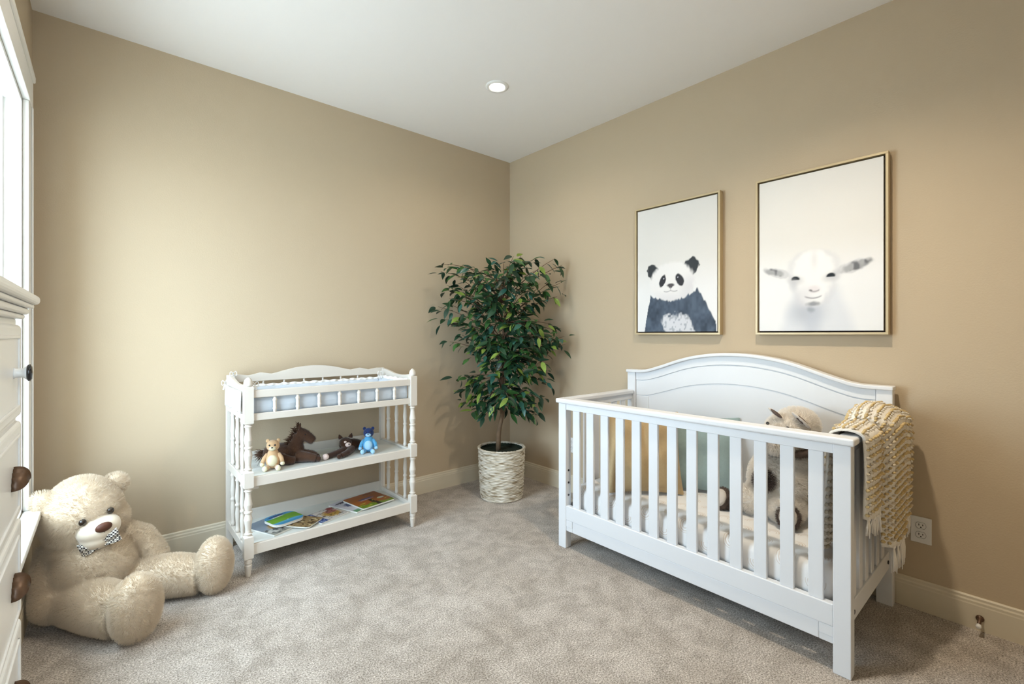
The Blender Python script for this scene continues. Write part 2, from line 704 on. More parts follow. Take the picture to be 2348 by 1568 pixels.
w.box((XA - 0.1, YN - 0.1, 0), (0.1, YN, NZ0))
w.box((XA - 0.1, YN - 0.1, NZ1), (0.1, YN, H))
w.box((XA - 0.1, YN - 0.1, NZ0), (NX0, YN, NZ1))
w.box((NX1, YN - 0.1, NZ0), (0.1, YN, NZ1))
struct(w.build('wall_near', WALL))

g = MB()  # unseen outdoor ground, added and kept pale to bounce daylight onto the ceiling
g.box((-30, -30, -0.55), (XA - 0.35, 30, -0.45))
g.box((XA - 0.35, -30, -0.55), (30, YN - 0.35, -0.45))
tag(struct(g.build('ground', mat('pale_bounce_ground', (0.80, 0.77, 0.72), 0.95, 0.1, var=0.12, vscale=3.0))), 'unseen ground added outside the windows, pale to bounce daylight in')
# baseboards: flat face, stepped bead on top
BP = [(0, 0), (0.014, 0), (0.014, 0.098), (0.0125, 0.103), (0.0125, 0.112), (0.009, 0.118), (0.009, 0.127), (0.004, 0.132), (0, 0.132)]
m = MB().prism(BP, lambda d, z: (XL, -d, z), lambda d, z: (0, -d, z))
struct(m.build('baseboard_back', TRIM))
m = MB().prism(BP, lambda d, z: (-d, YN, z), lambda d, z: (-d, -0.014, z))
struct(m.build('baseboard_right', TRIM))
m = MB().prism(BP, lambda d, z: (XL + d, YJ, z), lambda d, z: (XL + d, -0.014, z))
struct(m.build('baseboard_left', TRIM))
m = MB().prism(BP, lambda d, z: (XA, YN + d, z), lambda d, z: (-0.014, YN + d, z))
struct(m.build('baseboard_near', TRIM))


# windows
def sash(parent, f, a0, a1, z0, z1, d0, d1, bw=0.045):
    """f(d, a, z) gives the 3D point; frame of one sash and its pane"""
    for nm, A, Bz in (('sash_stile', (a0, a0 + bw), (z0, z1)), ('sash_stile', (a1 - bw, a1), (z0, z1)),
                      ('sash_rail', (a0 + bw, a1 - bw), (z0, z0 + bw)), ('sash_rail', (a0 + bw, a1 - bw), (z1 - bw, z1))):
        MB().box(f(d0, A[0], Bz[0]), f(d1, A[1], Bz[1])).build(nm, WTRIM, parent, bevel=0.003)
    dm = (d0 + d1) / 2
    MB().box(f(dm - 0.002, a0 + bw - 0.005, z0 + bw - 0.005), f(dm + 0.002, a1 - bw + 0.005, z1 - bw + 0.005)).build('pane', GLASS, parent)


win = bpy.data.objects.new('window_1', None)
COL.objects.link(win)
place(win, (XL, -0.925, WZ0))
tag(win, 'tall white double hung window with wide casing and projecting stool', kind='structure')
fL = lambda d, a, z: (XL - d, a, z)
cw = 0.10
MB().box(fL(-0.02, WY1, WZ0), fL(0, WY1 + cw, WZ1)).build('side_casing', WTRIM, win, bevel=0.004)
MB().box(fL(-0.026, WY1 + cw - 0.022, WZ0), fL(-0.02, WY1 + cw, WZ1)).build('casing_bead', WTRIM, win, bevel=0.003)
MB().box(fL(-0.02, WY0 - cw, WZ0), fL(0, WY0, WZ1)).build('side_casing', WTRIM, win, bevel=0.004)
MB().box(fL(-0.024, WY0 - cw - 0.005, WZ1), fL(0, WY1 + cw + 0.002, WZ1 + 0.11)).build('head_casing', WTRIM, win, bevel=0.003)
MB().box(fL(-0.032, WY0 - cw - 0.01, WZ1 + 0.11), fL(0, WY1 + cw + 0.005, WZ1 + 0.14)).build('head_cap', WTRIM, win, bevel=0.006)
MB().box(fL(-0.058, WY0 - cw - 0.03, WZ0 - 0.028), fL(-0.0, WY1 + cw + 0.03, WZ0)).build('stool', WTRIM, win, bevel=0.006)
MB().box(fL(-0.016, WY0 - cw, WZ0 - 0.11), fL(0, WY1 + cw, WZ0 - 0.028)).build('apron', WTRIM, win, bevel=0.004)
j = 0.018
MB().box(fL(0, WY0, WZ0 - 0.002), fL(0.17, WY1, WZ0 + 0.012)).build('sill', WTRIM, win)
MB().box(fL(0, WY1 - j, WZ0), fL(0.17, WY1, WZ1)).build('jamb', WTRIM, win)
MB().box(fL(0, WY0, WZ0), fL(0.17, WY0 + j, WZ1)).build('jamb', WTRIM, win)
MB().box(fL(0, WY0 + j, WZ1 - j), fL(0.17, WY1 - j, WZ1)).build('head_jamb', WTRIM, win)
MB().box(fL(0.052, WY1 - j - 0.014, WZ0), fL(0.068, WY1 - j, WZ1 - j)).build('stop_bead', WTRIM, win)
zm = 1.36
sash(win, fL, WY0 + j, WY1 - j, WZ0, zm + 0.02, 0.068, 0.100)
sash(win, fL, WY0 + j, WY1 - j, zm - 0.02, WZ1 - j, 0.104, 0.136)

win2 = bpy.data.objects.new('fill_window', None)  # unseen window, added behind the camera to fill the room with daylight
COL.objects.link(win2)
place(win2, (-2.59, YN, NZ0))
tag(win2, 'white double hung window added behind the viewer for fill daylight', kind='structure')
fN = lambda d, a, z: (a, YN - d, z)
for a0, a1 in ((NX0 - 0.1, NX0), (NX1, NX1 + 0.1)):
    MB().box(fN(-0.02, a0, NZ0), fN(0, a1, NZ1)).build('side_casing', WTRIM, win2, bevel=0.004)
MB().box(fN(-0.024, NX0 - 0.11, NZ1), fN(0, NX1 + 0.11, NZ1 + 0.12)).build('head_casing', WTRIM, win2, bevel=0.004)
MB().box(fN(-0.05, NX0 - 0.13, NZ0 - 0.03), fN(0.06, NX1 + 0.13, NZ0)).build('stool', WTRIM, win2, bevel=0.004)
sash(win2, fN, NX0, NX1, NZ0, 1.34, 0.03, 0.06)
sash(win2, fN, NX0, NX1, 1.30, NZ1, 0.062, 0.092)


# ------------------------------------------------------------------ recessed ceiling lights
def downlight(x, y, label, power, cone=158, blend=0.7):
    t = thing('recessed_downlight', label, 'ceiling light', (x, y, H - 0.012), 'recessed ceiling lights')
    MB().lathe([(0.047, H - 0.001), (0.047, H - 0.006), (0.056, H - 0.009), (0.070, H - 0.005), (0.072, H - 0.0005)], 40,
               (x, y, 0), cap=False).build('trim_ring', WTRIM, t, smooth=True)
    MB().lathe([(0.0465, H - 0.0035), (0.0465, H - 0.0010)], 40, (x, y, 0)).build('lens', DISC, t)
    l = bpy.data.lights.new('downlight_lamp', 'SPOT')
    l.energy = power
    l.color = (1.0, 0.88, 0.70)
    l.spot_size = R_(cone)
    l.spot_blend = blend
    l.shadow_soft_size = 0.045
    o = bpy.data.objects.new('downlight_lamp', l)
    COL.objects.link(o)
    place(o, (x, y, H - 0.03), t)
    return t


downlight(-0.895, -0.915, 'round white recessed light in the ceiling above the ficus corner', SPOT_W)
downlight(-2.35, -1.15, 'round white recessed light in the ceiling above the changing table', SPOT_W * 0.75)
downlight(-1.1, -2.48, 'round white recessed light in the ceiling beside the crib', SPOT_W * 6.2, 142, 0.9)

# ================================================================== crib
CY0, CY1 = -2.687, -1.290      # near end, far end
CXF, CXB = -0.745, -0.028      # front face, back of the headboard
crib = thing('crib', 'white wooden crib with arched headboard and slatted sides', 'crib', ((CXF + CXB) / 2, (CY0 + CY1) / 2, 0))
LW = 0.055
for y0 in (CY1 - LW, CY0):
    MB().box((CXF, y0, 0), (CXF + 0.045, y0 + LW, 0.822)).build('leg', CRIBW, crib, bevel=0.003)
# headboard: posts, arched panel built from three stepped layers, moulded cap
ARCH = [(-1.29, 0.980), (-1.40, 0.981), (-1.446, 0.988), (-1.50, 1.004), (-1.555, 1.022), (-1.614, 1.043), (-1.673, 1.063), (-1.73, 1.079),
        (-1.784, 1.090), (-1.85, 1.100), (-1.913, 1.106), (-1.988, 1.108)]
c0 = (CY0 + CY1) / 2
ARCH = ARCH[:-1] + [(c0, 1.108)] + [(2 * c0 - y, z) for y, z in ARCH[:-1]][::-1]


def arch_z(y, dz=0.0, s=1.0):
    yy = np.interp(c0 + (y - c0) * s, [p[0] for p in ARCH][::-1], [p[1] for p in ARCH][::-1])
    return float(yy) + dz


def panel(y0, y1, z0, dz, x0, x1, s=1.0, n=48, amp=1.0):
    ys = np.linspace(y0, y1, n)
    out = [(y, 0.98 + (arch_z(y, 0, s) - 0.98) * amp + dz) for y in ys]
    out = [(y0, z0)] + out + [(y1, z0)]
    return MB().prism(out, lambda y, z: (x0, y, z), lambda y, z: (x1, y, z))


for y0 in (CY0, CY1 - 0.06):
    MB().box((CXB - 0.045, y0, 0), (CXB, y0 + 0.06, 0.968)).build('headboard_post', CRIBW, crib, bevel=0.003)
panel(CY0 + 0.06, CY1 - 0.06, 0.20, -0.022, CXB - 0.030, CXB - 0.008).build('headboard_panel', CRIBW, crib, bevel=0.002)
# framing band that follows the arch, proud of the panel
ys = np.linspace(CY0 + 0.062, CY1 - 0.062, 60)
up = [(y, arch_z(y, -0.070)) for y in ys]
up[0] = (ys[0], arch_z(ys[0], -0.06))
dn = [(y, 0.98 + (arch_z(y) - 0.98) * 0.93 - 0.165) for y in ys]
m = MB().prism(up + dn[::-1], lambda y, z: (CXB - 0.0345, y, z), lambda y, z: (CXB - 0.012, y, z))
m.build('headboard_band', CRIBW, crib, bevel=0.002)
for ya, yb in ((CY0 + 0.062, CY0 + 0.155), (CY1 - 0.155, CY1 - 0.062)):
    MB().box((CXB - 0.0345, ya, 0.2), (CXB - 0.012, yb, 0.812)).build('headboard_stile', CRIBW, crib, bevel=0.002)
ys = np.linspace(CY0 + 0.062, CY1 - 0.062, 60)
up = [(y, arch_z(y, -0.012)) for y in ys]
dn = [(y, arch_z(y, -0.066)) for y in ys]
MB().prism(up + dn[::-1], lambda y, z: (CXB - 0.038, y, z), lambda y, z: (CXB - 0.004, y, z)).build('headboard_crest', CRIBW, crib, bevel=0.002)
ys = np.linspace(CY0 - 0.004, CY1 + 0.004, 70)
up = [(y, arch_z(y, 0.002)) for y in ys]
dn = [(y, arch_z(y, -0.017)) for y in ys]
MB().prism(up + dn[::-1], lambda y, z: (CXB - 0.058, y, z), lambda y, z: (CXB + 0.006, y, z)).build('headboard_cap', CRIBW, crib, bevel=0.005, seg=3)
# front rails
MB().box((CXF + 0.004, CY0 + LW, 0.786), (CXF + 0.030, CY1 - LW, 0.824)).build('front_top_rail', CRIBW, crib, bevel=0.002)
MB().box((CXF - 0.014, CY0 - 0.012, 0.822), (CXF + 0.058, CY1 + 0.012, 0.848)).build('front_cap_rail', CRIBW, crib, bevel=0.007, seg=3)
MB().box((CXF + 0.002, CY0 + LW, 0.163), (CXF + 0.032, CY1 - LW, 0.243)).build('front_lower_rail', CRIBW, crib, bevel=0.003)
MB().box((CXF + 0.006, CY0 + LW + 0.045, 0.10), (CXF + 0.030, CY1 - LW - 0.045, 0.1625)).build('front_apron', CRIBW, crib, bevel=0.003)
for y0 in (CY0 + LW, CY1 - LW - 0.0445):
    MB().box((CXF + 0.0035, y0, 0.125), (CXF + 0.031, y0 + 0.0445, 0.1625)).build('apron_block', CRIBW, crib, bevel=0.002)
    MB().box((CXF + 0.006, y0, 0.10), (CXF + 0.030, y0 + 0.0445, 0.1245)).build('apron_block', CRIBW, crib, bevel=0.002)
slat = MB().box((CXF + 0.009, -1.414 - 0.0245, 0.2425), (CXF + 0.025, -1.414 + 0.0245, 0.787)).build('slat', CRIBW, crib, bevel=0.003)
for k in range(1, 13):
    dup(slat, WLOC[slat.name] + Vector((0, -0.0968 * k, 0)), crib)
# end frames
for ye, s in ((CY0, 1), (CY1, -1)):
    ya, yb = sorted((ye + s * 0.012, ye + s * 0.038))
    MB().box((CXF + 0.046, ya, 0.786), (CXB - 0.046, yb, 0.824)).build('end_top_rail', CRIBW, crib, bevel=0.002)
    ya2, yb2 = sorted((ye - s * 0.010, ye + s * 0.052))
    MB().box((CXF + 0.059, ya2, 0.822), (CXB - 0.046, yb2, 0.848)).build('end_cap_rail', CRIBW, crib, bevel=0.007, seg=3)
    MB().box((CXF + 0.046, ya, 0.168), (CXB - 0.046, yb, 0.243)).build('end_lower_rail', CRIBW, crib, bevel=0.003)
    ym = (ya + yb) / 2
    es = MB().box((-0.62 - 0.0225, ym - 0.008, 0.2425), (-0.62 + 0.0225, ym + 0.008, 0.787)).build('slat', CRIBW, crib, bevel=0.003)
    for k in range(1, 6):
        dup(es, WLOC[es.name] + Vector((0.0915 * k, 0, 0)), crib)
for z in (0.30, 0.37, 0.44, 0.21):
    b = MB().lathe([(0.006, -0.001), (0.006, 0.003)], 10, (CXF + 0.024, CY1 - LW, z), rotm(90, 0, 0)).build('bolt_socket', STEELD, crib)
for x, z in ((-0.10, 0.205), (-0.66, 0.205)):
    MB().lathe([(0.008, -0.001), (0.008, 0.004)], 10, (x, CY0 + 0.012, z), rotm(90, 0, 0)).build('bolt_socket', STEELD, crib)
# mattress platform
MB().box((CXF + 0.05, CY0 + 0.055, 0.20), (CXB - 0.05, CY1 - 0.055, 0.215)).build('mattress_support', STEELD, crib)

# mattress with rounded edges
MX0, MX1, MY0, MY1 = CXF + 0.042, CXB - 0.05, CY0 + 0.056, CY1 - 0.056
m = MB()
prof = [(0.0, 0.217), (-0.012, 0.219), (-0.004, 0.23), (0, 0.25), (0, 0.315), (-0.005, 0.335), (-0.018, 0.348), (-0.035, 0.353), (-0.10, 0.355)]


def rring(d, z, n=10):
    x0, x1, y0, y1 = MX0 - d, MX1 + d, MY0 - d, MY1 + d
    r = max(0.02, 0.05 + d)
    out = []
    for cx, cy, a0 in ((x1 - r, y1 - r, 0), (x0 + r, y1 - r, 90), (x0 + r, y0 + r, 180), (x1 - r, y0 + r, 270)):
        for k in range(n):
            a = R_(a0 + 90 * k / (n - 1))
            out.append((cx + r * math.cos(a), cy + r * math.sin(a), z))
    return out


rings = [rring(d if d else 0.0, z) for d, z in prof]
rings[0] = rring(-0.03, 0.217)
nn = len(rings[0])
m.add([p for r in rings for p in r], [(i * nn + k, i * nn + (k + 1) % nn, (i + 1) * nn + (k + 1) % nn, (i + 1) * nn + k)
                                      for i in range(len(rings) - 1) for k in range(nn)] + [tuple(range(nn))[::-1], tuple((len(rings) - 1) * nn + k for k in range(nn))])
tag(m.build('crib_mattress', SHEET, smooth=True), 'crib mattress in a white sheet printed with beige rainbows', 'mattress')
MT = 0.355


# ------------------------------------------------------------------ pillows
def pillow(name, m, label, c, w, h, th, rot, dent=0.0, group=None, seed=0, flange=0.0):
    """cushion standing on its lower edge; c: centre of that edge, rot: 3x3 with x along the edge, z up, y thickness"""
    n = 30
    M_ = MB()
    for side in (1, -1):
        P = []
        for i in range(n + 1):
            row = []
            for k in range(n + 1):
                u, v = -1 + 2 * k / n, -1 + 2 * i / n
                puff = ((1 - abs(u) ** 2.6) * (1 - abs(v) ** 2.6)) ** 0.55
                pin = 1 - 0.07 * (1 - v * v) * abs(u)
                pinv = 1 - 0.07 * (1 - u * u) * abs(v)
                wr = 0.30 * mnoise.noise(Vector((u * 2.2 + seed, v * 1.6, side * 3.0))) * puff + 0.10 * mnoise.noise(Vector((u * 5 + seed, v * 2.5, side * 5.0)))
                crease = 0.0
                zz = v * pinv * h / 2
                if dent:
                    g = math.exp(-(u / 0.30) ** 2)
                    zz -= dent * g * max(0, v) ** 2 * h
                    crease = -0.55 * math.exp(-(u / 0.10) ** 2) * smst(-0.3, 0.7, v)
                y = side * th / 2 * max(0.03, puff * (1 + wr + crease)) if puff > 0 else side * 0.004
                row.append(Vector((u * pin * w / 2, y, zz + h / 2)))
            P.append(row)
        M_.grid(P)
    M_.v = [tuple(Vector(c) + rot @ Vector(p)) for p in M_.v]
    bm = bmesh.new()
    me = bpy.data.meshes.new(name)
    me.from_pydata(M_.v, [], M_.f)
    bm.from_mesh(me)
    bmesh.ops.remove_doubles(bm, verts=bm.verts, dist=0.0015)
    bmesh.ops.recalc_face_normals(bm, faces=bm.faces)
    bmesh.ops.translate(bm, verts=bm.verts, vec=-Vector(c))
    bm.to_mesh(me)
    bm.free()
    o = link_mesh(name, me, m, None, c, smooth=True, subd=1)
    return tag(o, label, 'pillow', group)


def smst(a, b, x):
    t = min(1, max(0, (x - a) / (b - a)))
    return t * t * (3 - 2 * t)


def frame3(xdir, lean):
    """x along xdir (horizontal), leaning back by lean degrees"""
    x = Vector((xdir[0], xdir[1], 0)).normalized()
    z0 = Vector((0, 0, 1))
    y0 = z0.cross(x)
    a = R_(lean)
    z = z0 * math.cos(a) + y0 * math.sin(a)
    y = z.cross(x)
    return Matrix((x, y, z)).transposed()


pillow('linen_pillow', LINEN, 'tan linen pillow with chopped top standing on the crib mattress', (-0.53, -1.725, MT + 0.003), 0.40, 0.44, 0.15,
       frame3((0.70, -0.71), 14), dent=0.10, seed=3.1, group='pillows in the crib')
pillow('linen_pillow', TEAL, 'grey teal pillow leaning on the headboard behind the tan one', (-0.285, -1.90, MT + 0.003), 0.42, 0.42, 0.12,
       frame3((0.45, -0.89), 20), seed=9.4, group='pillows in the crib')

# ------------------------------------------------------------------ plush lamb in the crib
lamb = thing('plush_lamb', 'shaggy cream plush lamb with grey patch sitting on the crib mattress', 'plush toy', (-0.30, -2.31, MT))
m = MB()
m.ell((-0.30, -2.31, MT + 0.162), (0.125, 0.135, 0.155))
m.ell((-0.29, -2.33, MT + 0.27), (0.10, 0.105, 0.10))
m.ell((-0.345, -2.345, MT + 0.40), (0.085, 0.08, 0.085))      # head
m.ell((-0.24, -2.36, MT + 0.43), (0.085, 0.085, 0.075))
m.ell((-0.435, -2.335, MT + 0.375), (0.055, 0.052, 0.048))
m.ell((-0.36, -2.22, MT + 0.07), (0.075, 0.075, 0.065))
m.ell((-0.385, -2.36, MT + 0.07), (0.07, 0.07, 0.065))
body = blob('body', m, WHITEFUR, lamb, voxel=0.009, it=8)
fur(body, WHITEFUR, 6000, 0.020, root=0.0011, kids=7, brown=0.03, seed=4, clump=0.5)
for dx, s in ((0, 0),):
    pass
m = MB()
m.tube([(-0.34, -2.19, MT + 0.045), (-0.40, -2.13, MT + 0.045), (-0.42, -2.095, MT + 0.045)], [0.042, 0.038, 0.036], 12)
lg = blob('leg', m, GREYFUR, lamb, voxel=0.006, it=4)
fur(lg, GREYFUR, 1500, 0.010, root=0.001, kids=3, seed=6)
for c, d in (((-0.425, -2.085, MT + 0.052), (-0.75, 0.15, 0.35)), ((-0.452, -2.392, MT + 0.055), (-0.86, -0.18, 0.35))):
    B = basis(d)
    fo = MB().ell(c, (0.046, 0.054, 0.026), B, 20).build('foot', GREYFUR, lamb, smooth=True)
    fur(fo, GREYFUR, 1200, 0.008, root=0.001, kids=2, seed=8)
    MB().ell(Vector(c) + Vector(d).normalized() * 0.017, (0.036, 0.043, 0.017), B, 20).build('sole', SOLE, fo, smooth=True)
pt = MB().ell((-0.412, -2.275, MT + 0.185), (0.055, 0.05, 0.016), basis((-0.8, 0.35, 0.28)), 18).build('patch', GREYFUR, lamb, smooth=True)
fur(pt, GREYFUR, 900, 0.014, root=0.0012, kids=4, seed=3)
co = MB()
co.tube([(-0.30 + 0.108 * math.cos(a), -2.335 + 0.108 * math.sin(a), MT + 0.325) for a in np.linspace(0, 6.2832, 24)], 0.017, 8)
cl = co.build('collar', GREYFUR, lamb, smooth=True)
fur(cl, GREYFUR, 1200, 0.014, root=0.001, kids=3, seed=2)
for c, d, r in (((-0.405, -2.325, MT + 0.497), (-0.25, 0.75, 0.65), (0.016, 0.008, 0.040)), ((-0.362, -2.415, MT + 0.472), (0.35, -0.45, -0.55), (0.026, 0.010, 0.055))):
    MB().ell(c, r, basis(d), 14).build('ear', SOLE, lamb, smooth=True)
    MB().ell(Vector(c) + Vector((-0.008, -0.004, 0.002)), (r[0] * 0.6, r[1], r[2] * 0.75), basis(d), 12).build('ear_lining', GREYFUR, lamb, smooth=True)
for c in ((-0.405, -2.29, MT + 0.448), (-0.412, -2.375, MT + 0.44)):
    MB().ell(c, 0.008, None, 10).build('eye', BLACKG, lamb, smooth=True)
MB().ell((-0.478, -2.335, MT + 0.372), (0.016, 0.024, 0.022), None, 12).build('muzzle', SOLE, lamb, smooth=True)

# ------------------------------------------------------------------ throw draped over the crib end
throw = thing('throw_blanket', 'knobbly cream and gold striped throw with tassels draped over the crib end', 'blanket', (-0.41, CY0, 0.36))
yr_o, yr_i = CY0 - 0.010, CY0 + 0.052          # faces of the end cap rail


def lerp_keys(keys, x):
    return float(np.interp(x, [k[0] for k in keys], [k[1] for k in keys]))


# across the throw: v -> X, bulge, drop
K_x = [(0, -0.685), (0.30, -0.515), (0.36, -0.500), (0.75, -0.235), (0.82, -0.215), (1, -0.085)]
K_b = [(0, 0.016), (0.06, 0.034), (0.25, 0.034), (0.33, 0.008), (0.40, 0.060), (0.55, 0.072), (0.72, 0.064), (0.78, 0.046), (0.85, 0.064), (1, 0.052)]
K_t = [(0, 0.010), (0.25, 0.014), (0.33, 0.020), (0.42, 0.060), (0.55, 0.072), (0.75, 0.062), (1, 0.030)]
K_lo = [(0, 0.560), (0.30, 0.548), (0.34, 0.545), (0.36, 0.410), (0.76, 0.392), (0.80, 0.440), (1, 0.455)]
K_li = [(0, 0.372), (0.3, 0.375), (0.6, 0.39), (1, 0.46)]
K_bi = [(0, 0.05), (0.12, 0.03), (0.25, 0.075), (0.4, 0.04), (0.55, 0.075), (0.75, 0.04), (1, 0.05)]


def throw_path(v):
    """polyline from the inside hem up over the rail down to the outside hem, in (Y, z)"""
    b, bi, t = lerp_keys(K_b, v), lerp_keys(K_bi, v), lerp_keys(K_t, v)
    zi, zo = lerp_keys(K_li, v), lerp_keys(K_lo, v)
    zr = 0.850
    pts = [(yr_i + bi + 0.05, zi), (yr_i + bi + 0.012, zi + 0.05), (yr_i + bi, zi + 0.15), (yr_i + bi * 0.7, zr - 0.06)]
    ym, hw = (yr_i + yr_o) / 2, (yr_i - yr_o) / 2
    for a in np.linspace(20, 160, 9):
        wout = hw + (bi * 0.6 if a < 90 else b)
        pts.append((ym + wout * math.cos(R_(a)), zr - 0.012 + (0.020 + t) * math.sin(R_(a))))
    pts += [(yr_o - b * 0.98, zr - 0.06), (yr_o - b, zr - 0.15), (yr_o - b * 0.96, (zr + zo) / 2 - 0.05), (yr_o - b * 0.9, zo)]
    return pts


def resample(pts, n):
    P = np.array(pts)
    d = np.r_[0, np.cumsum(np.linalg.norm(np.diff(P, axis=0), axis=1))]
    s = np.linspace(0, d[-1], n)
    return np.c_[np.interp(s, d, P[:, 0]), np.interp(s, d, P[:, 1])], d[-1]


NV, NU = 73, 90
TH = []
LEN = []
for iv in range(NV):
    v = iv / (NV - 1)
    Q, L = resample(throw_path(v), NU)
    LEN.append(L)
    x = lerp_keys(K_x, v)
    TH.append([Vector((x + 0.006 * math.sin(q * 0.2 + v * 9), p[0], p[1])) for q, p in enumerate(Q)])
m = MB().grid(TH)
m.build('cloth', THROW, throw, smooth=True, solid=0.009)
icov, icof = None, None
bmi = bmesh.new()
bmesh.ops.create_icosphere(bmi, subdivisions=1, radius=1)
bmi.verts.ensure_lookup_table()
icov = [v.co.copy() for v in bmi.verts]
icof = [tuple(v.index for v in f.verts) for f in bmi.faces]
bmi.free()


def th_pt(fu, fv):
    i, k = min(NV - 2, int(fv * (NV - 1))), min(NU - 2, int(fu * (NU - 1)))
    a, b = fv * (NV - 1) - i, fu * (NU - 1) - k
    p = (TH[i][k] * (1 - a) + TH[i + 1][k] * a) * (1 - b) + (TH[i][k + 1] * (1 - a) + TH[i + 1][k + 1] * a) * b
    du = TH[i][k + 1] - TH[i][k]
    dv = TH[i + 1][k] - TH[i][k]
    nrm = dv.cross(du).normalized()
    return p, nrm, du.normalized(), dv.normalized()


# which side of the cloth faces out: at the outside hem it must face -Y
_p, _n, _a, _b = th_pt(0.9, 0.5)
SGN = 1 if _n.y < 0 else -1
gold, tanb, grey, puff = MB(), MB(), MB(), MB()
vs_ = np.linspace(0, 1, 400)
xy = [th_pt(0.85, v)[0] for v in vs_]
arc = np.r_[0, np.cumsum([(xy[i + 1] - xy[i]).length for i in range(399)])]
RS = 0.0285


def add_ico(mb, c, r, B):
    mb.add([c + B @ Vector((q.x * r[0], q.y * r[1], q.z * r[2])) for q in icov], icof)


CREST = []
for iv in range(NV):
    yc_ = (yr_i + yr_o) / 2
    fi = next(k + (TH[iv][k].y - yc_) / (TH[iv][k].y - TH[iv][k + 1].y) for k in range(NU - 1) if TH[iv][k].y >= yc_ > TH[iv][k + 1].y)
    CREST.append(LEN[iv] * fi / (NU - 1))
vgrid = np.linspace(0, 1, NV)
nb = int(arc[-1] / 0.0125)
for row in range(-22, 30):
    for q in range(nb):
        fv = float(np.interp((q + 0.5) / nb * arc[-1], arc, vs_))
        Lv, sv = float(np.interp(fv, vgrid, LEN)), float(np.interp(fv, vgrid, CREST))
        u = (sv + 0.012 + row * RS + random.uniform(-0.0015, 0.0015)) / Lv
        if not 0.02 < u < 0.985:
            continue
        p, nr, du, dv = th_pt(u, fv)
        if dv.length < 0.5 or nr.length < 0.5:
            continue
        nr = nr * SGN
        B = Matrix((dv, du, nr)).transposed()
        r = random.uniform(0.8, 1.2)
        tgt = (gold if random.random() < 0.72 else tanb)
        add_ico(tgt, p + nr * 0.008, (0.0082 * r, 0.0054 * r, 0.0066 * r), B)
        if row < -2:
            if q % 2 == 0:
                add_ico(grey, p - nr * 0.009, (0.010 * r, 0.0085 * r, 0.007 * r), B)
        elif q % 2:
            add_ico(puff, p + nr * 0.0065 + du * 0.0085, (0.0078 * r, 0.0058 * r, 0.0048), B)
for mbx, nm, mt in ((gold, 'gold_bobbles', BOBGOLD), (tanb, 'tan_bobbles', BOBTAN), (grey, 'reverse_bobbles', BOBGREY), (puff, 'white_bobbles', THROW)):
    o = mbx.build(nm, mt, throw, smooth=True, fixn=False)
    o['kind'] = 'stuff'
# tassels along the outside hem
ntas = 15
for q in range(ntas):
    fv = (q + 0.5) / ntas
    if 0.31 < fv < 0.37:
        continue
    p, nr, du, dv = th_pt(0.999, fv)
    drop = lerp_keys([(0, 0.065), (0.30, 0.062), (0.36, 0.10), (0.76, 0.095), (0.8, 0.075), (1, 0.075)], fv)
    m = MB()
    m.ell(p - Vector((0, 0, 0.002)), (0.008, 0.008, 0.009), None, 8)
    for k in range(11):
        a = random.uniform(0, 6.28)
        rr = random.uniform(0.002, 0.016)
        L = drop * random.uniform(0.82, 1.08)
        e = p + Vector((rr * math.cos(a) * 1.2, rr * math.sin(a) * 0.7, -L))
        mid = p + Vector((rr * math.cos(a) * 0.9 + random.uniform(-0.003, 0.003), rr * math.sin(a) * 0.5, -L * 0.5))
        m.tube([p, mid, e], [0.0035, 0.0034, 0.0016], 5)
    m.build('tassel', FRINGE, throw, smooth=True)

# ================================================================== framed prints
PRINT = vcol_mat('canvas_print', 0.8, 0.15)


def sell(U, V, cu, cv, ru, rv, ang=0, soft=0.12, jag=0.0, seed=0, asp=0.573 / 0.834):
    """soft ellipse mask; jag roughens the edge like fur"""
    du, dv = (U - cu) * asp, (V - cv)
    a = R_(ang)
    x, y = du * math.cos(a) + dv * math.sin(a), -du * math.sin(a) + dv * math.cos(a)
    d = np.sqrt((x / (ru * asp)) ** 2 + (y / rv) ** 2)
    if jag:
        d = d + jag * (vnoise(U, V, 46, seed) - 0.5) + jag * 0.7 * (vnoise(U, V, 22, seed + 1) - 0.5)
    return 1 - smoothst(1 - soft, 1 + soft, d)


def comp(C, mask, col, k=1.0):
    mk = np.clip(mask * k, 0, 1)[..., None]
    return C * (1 - mk) + lin(col) * mk


